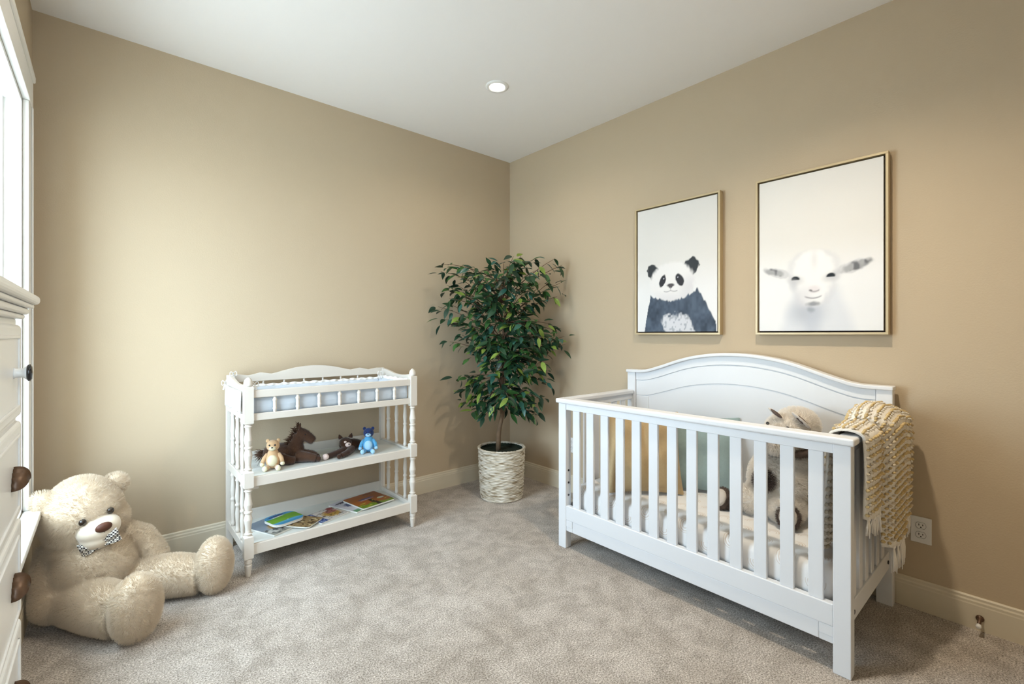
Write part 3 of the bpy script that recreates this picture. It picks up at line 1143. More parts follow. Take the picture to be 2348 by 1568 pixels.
def panda(U, V):
    k = 1 - smoothst(0.25, 0.62, V)
    C = lin((222, 219, 214))[None, None, :] * (1 - k[..., None]) + lin((232, 231, 231))[None, None, :] * k[..., None]
    C = C * (1 + 0.02 * (vnoise(U, V, 5, 2) - 0.5))[..., None]
    C = comp(C, sell(U, V, 0.22, 0.478, 0.075, 0.072, 20, 0.08, 0.25, 5), (62, 66, 70))
    C = comp(C, sell(U, V, 0.705, 0.497, 0.085, 0.072, -18, 0.08, 0.25, 6), (62, 66, 70))
    head = sell(U, V, 0.46, 0.385, 0.285, 0.165, 0, 0.10, 0.10, 9)
    C = comp(C, head, (233, 230, 228))
    C = comp(C, head * sell(U, V, 0.70, 0.32, 0.12, 0.10, 0, 0.7), (205, 203, 206), 0.6)
    C = comp(C, head * sell(U, V, 0.46, 0.24, 0.30, 0.06, 0, 0.8), (212, 210, 213), 0.6)
    # body
    vt = np.interp(U, [0.0, 0.08, 0.18, 0.30, 0.45, 0.60, 0.78, 0.86, 0.985, 1.0], [-0.3, -0.05, 0.292, 0.262, 0.243, 0.262, 0.322, 0.235, 0.075, -0.1])
    vt = vt + 0.022 * (vnoise(U, V * 0.3, 60, 12) - 0.5) + 0.012 * (vnoise(U, V, 25, 13) - 0.5)
    body = smoothst(-0.006, 0.010, vt - V)
    n1 = vnoise(U, V, 14, 14) * 0.6 + vnoise(U, V, 40, 15) * 0.4
    bc = lin((58, 66, 78))[None, None, :] * (1 - n1[..., None]) + lin((98, 111, 128))[None, None, :] * n1[..., None]
    C = C * (1 - body[..., None]) + bc * body[..., None]
    bl = np.interp(V, [0, 0.07, 0.13, 0.16], [0.385, 0.33, 0.35, 0.46])
    br = np.interp(V, [0, 0.07, 0.13, 0.16], [0.745, 0.70, 0.66, 0.55])
    jg = 0.03 * (vnoise(U, V, 50, 16) - 0.5)
    belly = smoothst(-0.02, 0.02, U - bl + jg) * smoothst(-0.02, 0.02, br - U + jg) * (1 - smoothst(0.105, 0.15, V + jg * 2))
    C = comp(C, belly, (214, 214, 218), 0.95)
    sp = belly * smoothst(0.62, 0.8, vnoise(U, V, 55, 17))
    C = comp(C, sp, (150, 155, 165), 0.7)
    # face
    C = comp(C, sell(U, V, 0.342, 0.405, 0.036, 0.050, -24, 0.14, 0.18, 21), (60, 61, 66))
    C = comp(C, sell(U, V, 0.560, 0.403, 0.044, 0.053, 26, 0.14, 0.18, 22), (60, 61, 66))
    C = comp(C, sell(U, V, 0.358, 0.422, 0.007, 0.005, 0, 0.3), (200, 200, 205))
    C = comp(C, sell(U, V, 0.538, 0.424, 0.007, 0.005, 0, 0.3), (200, 200, 205))
    C = comp(C, sell(U, V, 0.447, 0.366, 0.046, 0.014, 0, 0.3, 0.1, 23), (84, 80, 82))
    C = comp(C, sell(U, V, 0.447, 0.354, 0.022, 0.012, 0, 0.3), (84, 80, 82))
    lines = np.exp(-((U - 0.447) / 0.005) ** 2) * smoothst(0.325, 0.33, V) * (1 - smoothst(0.35, 0.355, V))
    mv = 0.322 + 0.35 * (np.abs(U - 0.447) - 0.05) ** 2 * 10 - 0.006
    lines = np.maximum(lines, np.exp(-((V - mv) / 0.0035) ** 2) * (np.abs(U - 0.447) < 0.085))
    C = comp(C, lines, (140, 136, 140), 0.8)
    return C


def goat(U, V):
    k = 1 - smoothst(0.28, 0.62, V)
    C = lin((224, 221, 216))[None, None, :] * (1 - k[..., None]) + lin((235, 235, 236))[None, None, :] * k[..., None]
    C = C * (1 + 0.02 * (vnoise(U, V, 5, 3) - 0.5))[..., None]
    A = 0.573 / 0.834

    def rim(cu, cv, ru, rv, wd=0.16):
        d = np.sqrt(((U - cu) / ru) ** 2 + ((V - cv) / rv) ** 2)
        return np.exp(-((d - 1.0) / wd) ** 2)
    # neck and chest in soft blue grey
    hw = np.interp(V, [0, 0.10, 0.20, 0.30], [0.31, 0.27, 0.21, 0.18])
    neck = 1 - smoothst(-0.07, 0.05, np.abs(U - 0.50) - hw)
    neck = neck * (1 - smoothst(0.22, 0.34, V))
    C = comp(C, neck, (214, 217, 224), 0.75)
    C = comp(C, sell(U, V, 0.42, 0.120, 0.13, 0.075, 0, 0.9), (168, 173, 183), 0.65)
    C = comp(C, sell(U, V, 0.47, 0.05, 0.06, 0.10, 0, 0.9), (190, 195, 206), 0.6)
    # head: broad brow narrowing to the muzzle
    hv = np.interp(V, [0.13, 0.17, 0.21, 0.27, 0.33, 0.39, 0.45, 0.50, 0.53], [0.02, 0.09, 0.125, 0.155, 0.185, 0.195, 0.17, 0.10, 0.0])
    jg = 0.02 * (vnoise(U, V, 40, 61) - 0.5)
    dd = np.abs(U - 0.475) - hv + jg
    vm = smoothst(0.135, 0.185, V) * (1 - smoothst(0.48, 0.53, V))
    head = (1 - smoothst(-0.05, 0.03, dd)) * vm
    C = comp(C, head, (238, 237, 237), 0.95)
    edge = np.exp(-(dd / 0.035) ** 2) * vm
    C = comp(C, edge, (206, 206, 210), 0.45)
    C = comp(C, sell(U, V, 0.485, 0.45, 0.025, 0.05, 0, 0.9), (216, 214, 214), 0.5)
    C = comp(C, sell(U, V, 0.40, 0.22, 0.06, 0.06, 0, 0.9), (214, 213, 217), 0.6)
    for cu, cv, ru, rv, an, sd_ in ((0.168, 0.383, 0.112, 0.030, -18, 31), (0.785, 0.383, 0.138, 0.034, 16, 33)):
        e = sell(U, V, cu, cv, ru, rv, an, 0.16, 0.22, sd_)
        C = comp(C, e, (205, 205, 207), 0.9)
        nz = smoothst(0.35, 0.65, vnoise(U, V, 26, sd_ + 4))
        off = -0.03 if cu < 0.5 else 0.03
        C = comp(C, sell(U, V, cu + off, cv - 0.002 + (0.008 if cu > 0.5 else 0.010), ru * 0.85, rv * 0.66, an, 0.35, 0.4, sd_ + 1) * (0.5 + 0.5 * nz), (92, 94, 97), 0.9)
    for cu, cv, an in ((0.328, 0.336, -6), (0.617, 0.340, 14)):
        C = comp(C, sell(U, V, cu, cv - 0.010, 0.055, 0.024, an, 0.9), (176, 176, 181), 0.55)
        C = comp(C, sell(U, V, cu, cv - 0.003, 0.036, 0.019, an, 0.22) * smoothst(-0.012, -0.005, V - cv), (44, 50, 55))
    C = comp(C, sell(U, V, 0.31, 0.295, 0.03, 0.03, 0, 0.9), (196, 197, 202), 0.6)
    # nose, smiling mouth, chin
    C = comp(C, sell(U, V, 0.485, 0.262, 0.048, 0.022, 0, 0.6), (222, 214, 216), 0.7)
    nv = 0.247 + 0.9 * (U - 0.485) ** 2 * 6
    C = comp(C, np.exp(-((V - nv) / 0.005) ** 2) * (np.abs(U - 0.485) < 0.045), (128, 124, 130), 0.7)
    C = comp(C, sell(U, V, 0.458, 0.256, 0.012, 0.005, -25, 0.5), (96, 95, 98), 0.8)
    mv = 0.206 + 2.6 * (U - 0.475) ** 2
    C = comp(C, np.exp(-((V - mv) / 0.0045) ** 2) * (1 - smoothst(0.055, 0.08, np.abs(U - 0.475))), (130, 127, 134), 0.8)
    C = comp(C, sell(U, V, 0.478, 0.170, 0.050, 0.014, 0, 0.6, 0.35, 41), (112, 115, 123), 0.75)
    C = comp(C, sell(U, V, 0.455, 0.134, 0.03, 0.016, -20, 0.7, 0.3, 42), (140, 146, 157), 0.6)
    return C


def framed(y0, y1, z0, z1, label, fn, group='framed animal prints'):
    t = thing('framed_print', label, 'picture', (-0.018, (y0 + y1) / 2, z0), group)
    D, Wf = 0.042, 0.011
    MB().box((-D, y0, z1 - Wf), (-0.002, y1, z1)).build('frame_rail', GOLDF, t, bevel=0.001)
    MB().box((-D, y0, z0), (-0.002, y1, z0 + Wf)).build('frame_rail', GOLDF, t, bevel=0.001)
    MB().box((-D, y0, z0 + Wf), (-0.002, y0 + Wf, z1 - Wf)).build('frame_stile', GOLDF, t, bevel=0.001)
    MB().box((-D, y1 - Wf, z0 + Wf), (-0.002, y1, z1 - Wf)).build('frame_stile', GOLDF, t, bevel=0.001)
    MB().box((-0.012, y0 + Wf, z0 + Wf), (-0.003, y1 - Wf, z1 - Wf)).build('backing_board', DARKGAP, t)
    g = Wf + 0.008
    cv = MB().box((-0.0355, y0 + g, z0 + g), (-0.012, y1 - g, z1 - g)).build('canvas', mat('canvas_edge', (0.70, 0.68, 0.64), 0.9), t)
    print_grid('print', PRINT, cv, (-0.0358, y1 - g, z0 + g), (0, -1, 0), (0, 0, 1), y1 - y0 - 2 * g, z1 - z0 - 2 * g, 150, 220, fn)
    return t


framed(-1.900, -1.327, 1.213, 2.047, 'gold framed canvas of a panda above the headboard', panda)
framed(-2.667, -2.094, 1.213, 2.047, 'gold framed canvas of a white baby goat above the crib', goat)

# ================================================================== changing table
TX0, TX1, TYF, TYB = -2.192, -1.228, -0.525, -0.045     # outer faces
table = thing('changing_table', 'cream white changing table with turned spindles and two open shelves', 'changing table', ((TX0 + TX1) / 2, (TYF + TYB) / 2, 0))
PW = 0.042
ZD, ZS, ZB = 0.812, 0.478, 0.128     # top tray, middle shelf, bottom shelf surfaces


def turned(z0, z1, rmax, rmin, bead=True):
    """profile of a turned stretch between two square blocks"""
    L = z1 - z0
    zs = [0, .03, .05, .07, .12, .22, .34, .44, .47, .485, .515, .53, .56, .66, .78, .88, .93, .95, .97, 1]
    rs = [.8, .8, 1, .78, .72, .82, 1, .80, .74, .98, .98, .74, .80, 1, .82, .72, .78, 1, .8, .8]
    return [(rmin + (rmax - rmin) * (q - .6) / .4, z0 + L * a) for a, q in zip(zs, rs)]


def front_post(x):
    cx, cy = x, TYF + PW / 2
    m = MB()
    h = PW / 2
    for za, zb in ((0.088, 0.205), (0.440, 0.528), (0.762, 0.955)):
        ch = 0.006
        m.box((cx - h, cy - h, za + ch), (cx + h, cy + h, zb - ch))
        for zz, zc in ((za + ch, za), (zb - ch, zb)):
            a = [(cx - h, cy - h, zz), (cx + h, cy - h, zz), (cx + h, cy + h, zz), (cx - h, cy + h, zz)]
            q = h * 0.72
            b = [(cx - q, cy - q, zc), (cx + q, cy - q, zc), (cx + q, cy + q, zc), (cx - q, cy + q, zc)]
            m.add(a + b, [(0, 1, 5, 4), (1, 2, 6, 5), (2, 3, 7, 6), (3, 0, 4, 7), (4, 5, 6, 7)])
    m.lathe(turned(0.204, 0.441, 0.0195, 0.0105), 18, (cx, cy, 0))
    m.lathe(turned(0.527, 0.763, 0.0195, 0.0105), 18, (cx, cy, 0))
    m.lathe([(0.010, 0.0), (0.0115, 0.004), (0.016, 0.045), (0.0175, 0.058), (0.0145, 0.061), (0.0145, 0.065), (0.018, 0.069), (0.018, 0.084), (0.0155, 0.089)], 18, (cx, cy, 0))
    return m


for x in (TX0 + PW / 2, TX1 - PW / 2):
    p = front_post(x).build('front_post', TABLEW, table, smooth=False)
    # rounded or pointed finial
    top = MB().lathe([(0.0205, 0.953), (0.0215, 0.962), (0.0205, 0.975), (0.015, 0.988), (0.004, 0.998)], 14, (x, TYF + PW / 2, 0))
    top.build('finial', TABLEW, p, smooth=True)
for x in (TX0, TX1 - 0.032):
    MB().box((x, TYB - 0.032, 0), (x + 0.032, TYB, 0.955)).build('back_post', TABLEW, table, bevel=0.002)
# scalloped back crest
bx = [-2.19, -2.134, -2.078, -2.05, -2.015, -1.98, -1.956, -1.92, -1.888, -1.82, -1.76, -1.71]
bz = [0.982, 0.983, 0.974, 0.980, 0.989, 0.983, 0.978, 0.985, 0.994, 1.009, 1.016, 1.018]
bx2 = bx + [2 * -1.71 - q for q in bx[:-1]][::-1]
bz2 = bz + bz[:-1][::-1]
xs = np.linspace(TX0 + 0.002, TX1 - 0.002, 90)
crest = [(x, float(np.interp(x, bx2, bz2))) for x in xs]
MB().prism(crest + [(TX1 - 0.002, 0.938), (TX0 + 0.002, 0.938)], lambda x, z: (x, TYB - 0.026, z), lambda x, z: (x, TYB - 0.008, z)).build('back_crest', TABLEW, table, bevel=0.002)
# side crests
for x0, s in ((TX0 + 0.008, 1), (TX1 - 0.026, -1)):
    yy = np.linspace(TYF + PW, TYB - 0.032, 30)
    z_s = [float(np.interp(y, [TYF, -0.46, -0.40, -0.34, -0.26, -0.20, -0.12, TYB], [0.962, 0.960, 0.953, 0.950, 0.955, 0.966, 0.977, 0.980])) for y in yy]
    pts = list(zip(yy, z_s)) + [(yy[-1], 0.895), (yy[0], 0.895)]
    MB().prism(pts, lambda y, z: (x0, y, z), lambda y, z: (x0 + 0.018, y, z)).build('side_crest', TABLEW, table, bevel=0.002)


def rail(name, lo, hi, bev=0.003, m_=TABLEW):
    return MB().box(lo, hi).build(name, m_, table, bevel=bev)


rail('front_top_rail', (TX0 + PW, TYF + 0.010, 0.894), (TX1 - PW, TYF + 0.032, 0.932))
for z0, z1, nm in ((0.778, 0.814, 'tray'), (0.446, 0.496, 'shelf'), (0.104, 0.158, 'shelf')):
    rail(nm + '_front_rail', (TX0 + PW, TYF + 0.012, z0), (TX1 - PW, TYF + 0.030, z1))
    rail(nm + '_back_rail', (TX0 + 0.032, TYB - 0.024, z0 + 0.01), (TX1 - 0.032, TYB - 0.006, z1 + 0.03))
    for x0 in (TX0 + 0.006, TX1 - 0.028):
        rail(nm + '_side_rail', (x0, TYF + PW, z0), (x0 + 0.022, TYB - 0.032, z1 - 0.006))
for z, nm in ((0.800, 'tray_board'), (ZS - 0.001, 'shelf_board'), (ZB - 0.001, 'shelf_board')):
    rail(nm, (TX0 + 0.029, TYF + 0.031, z - 0.012), (TX1 - 0.029, TYB - 0.025, z), 0.001, SHELFW)
# short spindles under the front rail
sp = [(0.006, 0.812), (0.0085, 0.818), (0.0088, 0.826), (0.012, 0.832), (0.0088, 0.836), (0.0098, 0.846), (0.0092, 0.860), (0.0095, 0.868), (0.012, 0.873),
      (0.0115, 0.879), (0.0075, 0.886), (0.0065, 0.896)]
s0 = MB().lathe(sp, 14, (-2.048, TYF + 0.021, 0)).build('spindle', TABLEW, table, smooth=True)
for k in range(1, 7):
    dup(s0, WLOC[s0.name] + Vector((0.1125 * k, 0, 0)), table)
bsp = [(0.0075, 0.838), (0.0085, 0.87), (0.0105, 0.892), (0.0075, 0.908), (0.0058, 0.925), (0.0062, 0.940)]
s1 = MB().lathe(bsp, 12, (-2.0, TYB - 0.017, 0)).build('spindle', TABLEW, table, smooth=True)
for k in range(1, 6):
    dup(s1, WLOC[s1.name] + Vector((0.116 * k, 0, 0)), table)
# side spindles: three in each bay
for za, zb in ((0.152, 0.448), (0.490, 0.780)):
    for xs_ in (TX0 + 0.017, TX1 - 0.017):
        s2 = MB().lathe(turned(za, zb, 0.0135, 0.0075), 14, (xs_, -0.40, 0)).build('spindle', TABLEW, table, smooth=True)
        for k in (1, 2):
            dup(s2, WLOC[s2.name] + Vector((0, 0.118 * k, 0)), table)
s3 = MB().lathe([(0.006, 0.806), (0.010, 0.83), (0.0075, 0.85), (0.010, 0.87), (0.006, 0.898)], 12, (TX0 + 0.017, -0.40, 0)).build('spindle', TABLEW, table, smooth=True)
for x in (TX0 + 0.017, TX1 - 0.017):
    for k in range(3):
        if (x < -2 and k == 0):
            continue
        dup(s3, Vector((x, -0.40 + 0.118 * k, 0.806)), table)
# little corner bracket below the middle shelf
rail('corner_block', (TX0 + PW, TYF + 0.032, 0.428), (TX0 + PW + 0.03, TYF + 0.06, 0.446))

# changing pad with satin bumper
pad = thing('changing_pad', 'pale blue satin bumper pad with white ruffle in the changing table tray', 'changing pad', ((TX0 + TX1) / 2, -0.28, ZD))
px0, px1, py0, py1 = TX0 + 0.036, TX1 - 0.036, TYF + 0.040, TYB - 0.034


def bumper(a, b, out, zt, n=60, th=0.032, seed=0):
    """quilted wall from a to b; out: outward normal"""
    a, b, out = Vector(a), Vector(b), Vector(out)
    P = []
    N = 14
    L = (b - a).length
    for i in range(n + 1):
        t = i / n
        c = a.lerp(b, t)
        q = abs(math.sin(t * L / 0.1125 * math.pi + 0.4))
        bulge = th * (0.62 + 0.30 * q ** 0.6) * (1 if 0.01 < t < 0.99 else 0.5)
        rowp = []
        for k in range(N):
            an = 2 * math.pi * k / N
            wob = 1 + 0.13 * mnoise.noise(Vector((t * L * 26 + seed, an * 1.3, seed)))
            hz = (zt - 0.802) / 2
            rowp.append(c + out * (bulge * math.cos(an) * 0.85 * wob) + Vector((0, 0, 0.802 + hz + hz * math.sin(an) * (0.97 + 0.03 * wob))))
        rowp.append(rowp[0])
        P.append(rowp)
    return MB().grid(P)


bz_ = 0.896
bumper((px0 + 0.01, py0 + 0.012, 0), (px1 - 0.01, py0 + 0.012, 0), (0, -1, 0), bz_, 120, 0.030, 1).build('front_bumper', SATIN, pad, smooth=True)
bumper((px0 + 0.01, py1 - 0.010, 0), (px1 - 0.01, py1 - 0.010, 0), (0, 1, 0), bz_ + 0.014, 120, 0.030, 5).build('back_bumper', SATIN, pad, smooth=True)
bumper((px0 + 0.016, py0 + 0.03, 0), (px0 + 0.016, py1 - 0.03, 0), (-1, 0, 0), bz_ + 0.02, 50, 0.03, 9).build('end_bumper', SATIN, pad, smooth=True)
bumper((px1 - 0.016, py0 + 0.03, 0), (px1 - 0.016, py1 - 0.03, 0), (1, 0, 0), bz_ + 0.02, 50, 0.03, 12).build('end_bumper', SATIN, pad, smooth=True)
pm = MB()
P = []
for i in range(25):
    rowp = []
    for k in range(41):
        x, y = px0 + 0.045 + (px1 - px0 - 0.09) * k / 40, py0 + 0.045 + (py1 - py0 - 0.09) * i / 24
        e = min(i, 24 - i, k, 40 - k)
        rowp.append((x, y, 0.803 + (0.045 * min(1, e / 3) + 0.004 * mnoise.noise(Vector((x * 20, y * 20, 0))) * min(1, e / 3))))
    P.append(rowp)
pm.grid(P).build('pad', EYELET, pad, smooth=True)


def ruffle(path, z0, z1, amp, name):
    P0, P1 = [], []
    for i, (x, y, nx, ny) in enumerate(path):
        w0 = amp * math.sin(i * 0.9) + amp * 0.6 * math.sin(i * 0.37 + 1)
        P0.append((x + nx * w0 * 0.3, y + ny * w0 * 0.3, z0))
        P1.append((x + nx * w0, y + ny * w0, z1 + amp * 0.5 * math.sin(i * 0.61)))
    MB().grid([P0, P1]).build(name, EYELET, pad, smooth=True, solid=0.0015)


n = 150
ruffle([(px0 + (px1 - px0) * i / n, py1 - 0.012, 0, 1) for i in range(n + 1)], 0.900, 0.922, 0.005, 'ruffle')
ruffle([(px0 + (px1 - px0) * i / n, py0 + 0.012, 0, 1) for i in range(n + 1)], 0.885, 0.902, 0.005, 'ruffle')
for x, s in ((px0 + 0.014, -1), (px1 - 0.014, 1)):
    ruffle([(x, py0 + (py1 - py0) * i / 60, s, 0) for i in range(61)], 0.905, 0.935, 0.005, 'ruffle')
# white eyelet flounce hanging over the left end, and the tie bows
ruffle([(TX0 - 0.004, TYF + 0.05 + 0.42 * i / 60, -1, 0) for i in range(61)], 0.925, 0.815, 0.006, 'flounce')
for c in ((TX0 + 0.03, TYB - 0.05, 0.985), (TX0 + PW + 0.012, TYF + 0.035, 0.955), (TX1 - 0.07, TYB - 0.10, 0.945), (TX0 - 0.006, TYB - 0.02, 0.935)):
    m = MB()
    for s in (-1, 1):
        m.tube([Vector(c) + Vector((s * 0.018 * math.sin(a), 0.006 * s, 0.014 * math.sin(2 * a) + 0.004)) for a in np.linspace(0, math.pi, 9)], 0.0035, 6, flat=0.5)
        m.tube([c, Vector(c) + Vector((s * 0.010, -0.008, -0.035))], [0.003, 0.004], 6)
    m.build('tie_bow', EYELET, pad, smooth=True)

# ------------------------------------------------------------------ books on the bottom shelf
BOOK = vcol_mat('book_print', 0.35, 0.4)


def book(label, c, w, h, th, ang, fn, rnd=0.004, tilt=0.0):
    """book lying flat; c: centre of its underside"""
    M4 = Euler((R_(tilt), 0, R_(ang))).to_matrix()
    t = thing('picture_book', label, 'book', c, 'picture books on the bottom shelf')
    c = Vector(c)

    def outline(ins, n=6):
        out = []
        r = max(0.001, rnd - ins)
        for cx, cy, a0 in ((w / 2 - r - ins, h / 2 - r - ins, 0), (-w / 2 + r + ins, h / 2 - r - ins, 90), (-w / 2 + r + ins, -h / 2 + r + ins, 180), (w / 2 - r - ins, -h / 2 + r + ins, 270)):
            for k in range(n):
                a = R_(a0 + 90 * k / (n - 1))
                out.append((cx + r * math.cos(a), cy + r * math.sin(a)))
        return out
    f = lambda z: (lambda x, y: c + M4 @ Vector((x, y, z)))
    MB().prism(outline(0), f(0), f(0.0015)).build('back_cover', PAGES, t)
    MB().prism(outline(0.002), f(0.0015), f(th - 0.0015)).build('pages', PAGES, t)
    cv = MB().prism(outline(0), f(th - 0.0015), f(th)).build('front_cover', PAGES, t)
    # printed face clipped to the rounded outline
    nu, nv = 44, 56
    us = np.linspace(-1, 1, nu)
    vs2 = np.linspace(-1, 1, nv)
    V, F, CC = [], [], []
    Ug, Vg = np.meshgrid((us + 1) / 2, (vs2 + 1) / 2)
    Cg = fn(Ug, Vg)
    for i in range(nv):
        for k in range(nu):
            x, y = us[k] * w / 2, vs2[i] * h / 2
            qx, qy = max(0, abs(x) - (w / 2 - rnd)), max(0, abs(y) - (h / 2 - rnd))
            d = math.hypot(qx, qy)
            if d > rnd:
                x = math.copysign(w / 2 - rnd + qx / d * rnd, x)
                y = math.copysign(h / 2 - rnd + qy / d * rnd, y)
            V.append(M4 @ Vector((x * 0.999, y * 0.999, th + 0.0004)))
    F = [(i * nu + k, i * nu + k + 1, (i + 1) * nu + k + 1, (i + 1) * nu + k) for i in range(nv - 1) for k in range(nu - 1)]
    me = bpy.data.meshes.new('cover_art')
    me.from_pydata([tuple(v) for v in V], [], F)
    at = me.color_attributes.new('Print', 'FLOAT_COLOR', 'POINT')
    at.data.foreach_set('color', np.concatenate([Cg, np.ones(Cg.shape[:2] + (1,))], -1).ravel())
    link_mesh('cover_art', me, BOOK, cv, c)
    return t


def flat(U, col):
    return np.ones(U.shape + (3,)) * lin(col)


def art_grey(U, V):
    C = flat(U, (128, 142, 158))
    C = comp(C, 1 - smoothst(0.25, 0.55, V + 0.2 * vnoise(U, V, 6, 1)), (150, 150, 140))
    C = comp(C, sell(U, V, 0.45, 0.45, 0.22, 0.16, 20, 0.2, 0.3, 3, 1), (196, 150, 60), 0.8)
    C = comp(C, sell(U, V, 0.25, 0.2, 0.25, 0.1, 0, 0.2, 0.3, 4, 1), (205, 205, 200), 0.8)
    C = comp(C, (vnoise(U, V, 16, 8) > 0.72) * (V < 0.4), (40, 45, 50), 0.8)
    return C


def art_round(U, V):
    C = flat(U, (62, 150, 200))
    C = comp(C, smoothst(0.22, 0.30, V + 0.05 * np.sin(U * 7)) * (1 - smoothst(0.72, 0.78, V + 0.06 * np.sin(U * 5 + 1))), (112, 168, 45))
    C = comp(C, sell(U, V, 0.42, 0.88, 0.3, 0.07, 6, 0.2, 0.5, 3, 1), (28, 60, 120))
    C = comp(C, sell(U, V, 0.40, 0.76, 0.2, 0.03, 8, 0.3, 0.5, 4, 1), (225, 235, 215))
    C = comp(C, sell(U, V, 0.5, 0.22, 0.4, 0.05, 0, 0.3, 0.2, 6, 1), (105, 185, 225), 0.8)
    C = comp(C, sell(U, V, 0.52, 0.30, 0.025, 0.02, 0, 0.3, 0, 6, 1), (240, 240, 235))
    return C


def art_animals(U, V):
    C = flat(U, (150, 125, 85))
    C = comp(C, (vnoise(U, V, 14, 5) > 0.6), (60, 42, 28), 0.85)
    C = comp(C, (vnoise(U, V, 11, 9) > 0.74), (205, 190, 150), 0.8)
    return C


def art_blue(U, V):
    C = flat(U, (205, 200, 195))
    C = comp(C, 1 - smoothst(0.26, 0.28, U), (24, 62, 135))
    C = comp(C, (U > 0.06) * (U < 0.22) * (vnoise(U, V, 30, 4) > 0.6), (200, 215, 235), 0.8)
    C = comp(C, sell(U, V, 0.66, 0.45, 0.26, 0.30, 20, 0.2, 0.4, 7, 1), (176, 140, 62))
    C = comp(C, sell(U, V, 0.74, 0.62, 0.2, 0.16, 0, 0.2, 0.4, 8, 1), (150, 90, 85))
    C = comp(C, (U > 0.3) * (vnoise(U, V, 16, 10) > 0.74), (70, 48, 35), 0.8)
    C = comp(C, sell(U, V, 0.85, 0.85, 0.12, 0.1, 0, 0.2, 0.4, 9, 1), (140, 30, 30))
    return C


def art_white(U, V):
    C = flat(U, (206, 204, 214))
    C = comp(C, sell(U, V, 0.45, 0.84, 0.3, 0.05, 0, 0.15, 0.8, 3, 1), (52, 40, 70))
    C = comp(C, sell(U, V, 0.55, 0.55, 0.32, 0.14, 0, 0.2, 0.4, 5, 1), (60, 72, 120))
    C = comp(C, 1 - smoothst(0.12, 0.2, V), (100, 150, 110))
    return C


def art_orange(U, V):
    C = flat(U, (168, 96, 38))
    C = comp(C, smoothst(0.1, 0.9, U) * 0.5, (120, 62, 28))
    C = comp(C, 1 - smoothst(0.24, 0.36, V + 0.12 * U + 0.1 * vnoise(U, V, 8, 2)), (108, 138, 34))
    C = comp(C, sell(U, V, 0.48, 0.62, 0.24, 0.05, 4, 0.2, 0.5, 3, 1), (92, 82, 120))
    C = comp(C, sell(U, V, 0.45, 0.55, 0.2, 0.03, 4, 0.2, 0.5, 4, 1), (180, 170, 190), 0.8)
    C = comp(C, (np.abs(U - 0.50 - 0.10 * (0.5 - V)) < 0.06) * (V < 0.5), (44, 28, 18))
    C = comp(C, sell(U, V, 0.82, 0.42, 0.10, 0.06, 0, 0.15, 0, 6, 1), (180, 186, 170))
    C = comp(C, (vnoise(U, V, 15, 12) > 0.8) * (V < 0.4), (190, 190, 60), 0.8)
    C = comp(C, sell(U, V, 0.68, 0.9, 0.14, 0.03, 0, 0.2, 0.5, 8, 1), (80, 40, 20))
    return C


zb = ZB + 0.0005
book('grey blue picture book partly under the round green book', (-1.985, -0.255, zb), 0.205, 0.25, 0.008, 24, art_grey)
book('board book with brown animal cover beside the green book', (-1.865, -0.325, zb + 0.0085), 0.15, 0.19, 0.006, 40, art_animals, 0.02)
book('round cornered green and blue board book lying on other books', (-1.937, -0.255, zb + 0.0175), 0.175, 0.165, 0.014, 14, art_round, 0.045)
book('soft picture book with a blue spine band', (-1.715, -0.30, zb), 0.20, 0.17, 0.007, 20, art_blue)
book('white picture book tucked under the orange book', (-1.535, -0.245, zb), 0.155, 0.245, 0.008, 22, art_white)
book('orange brown picture book with green grass cover', (-1.425, -0.250, zb + 0.0085), 0.235, 0.235, 0.008, 10, art_orange, 0.012)


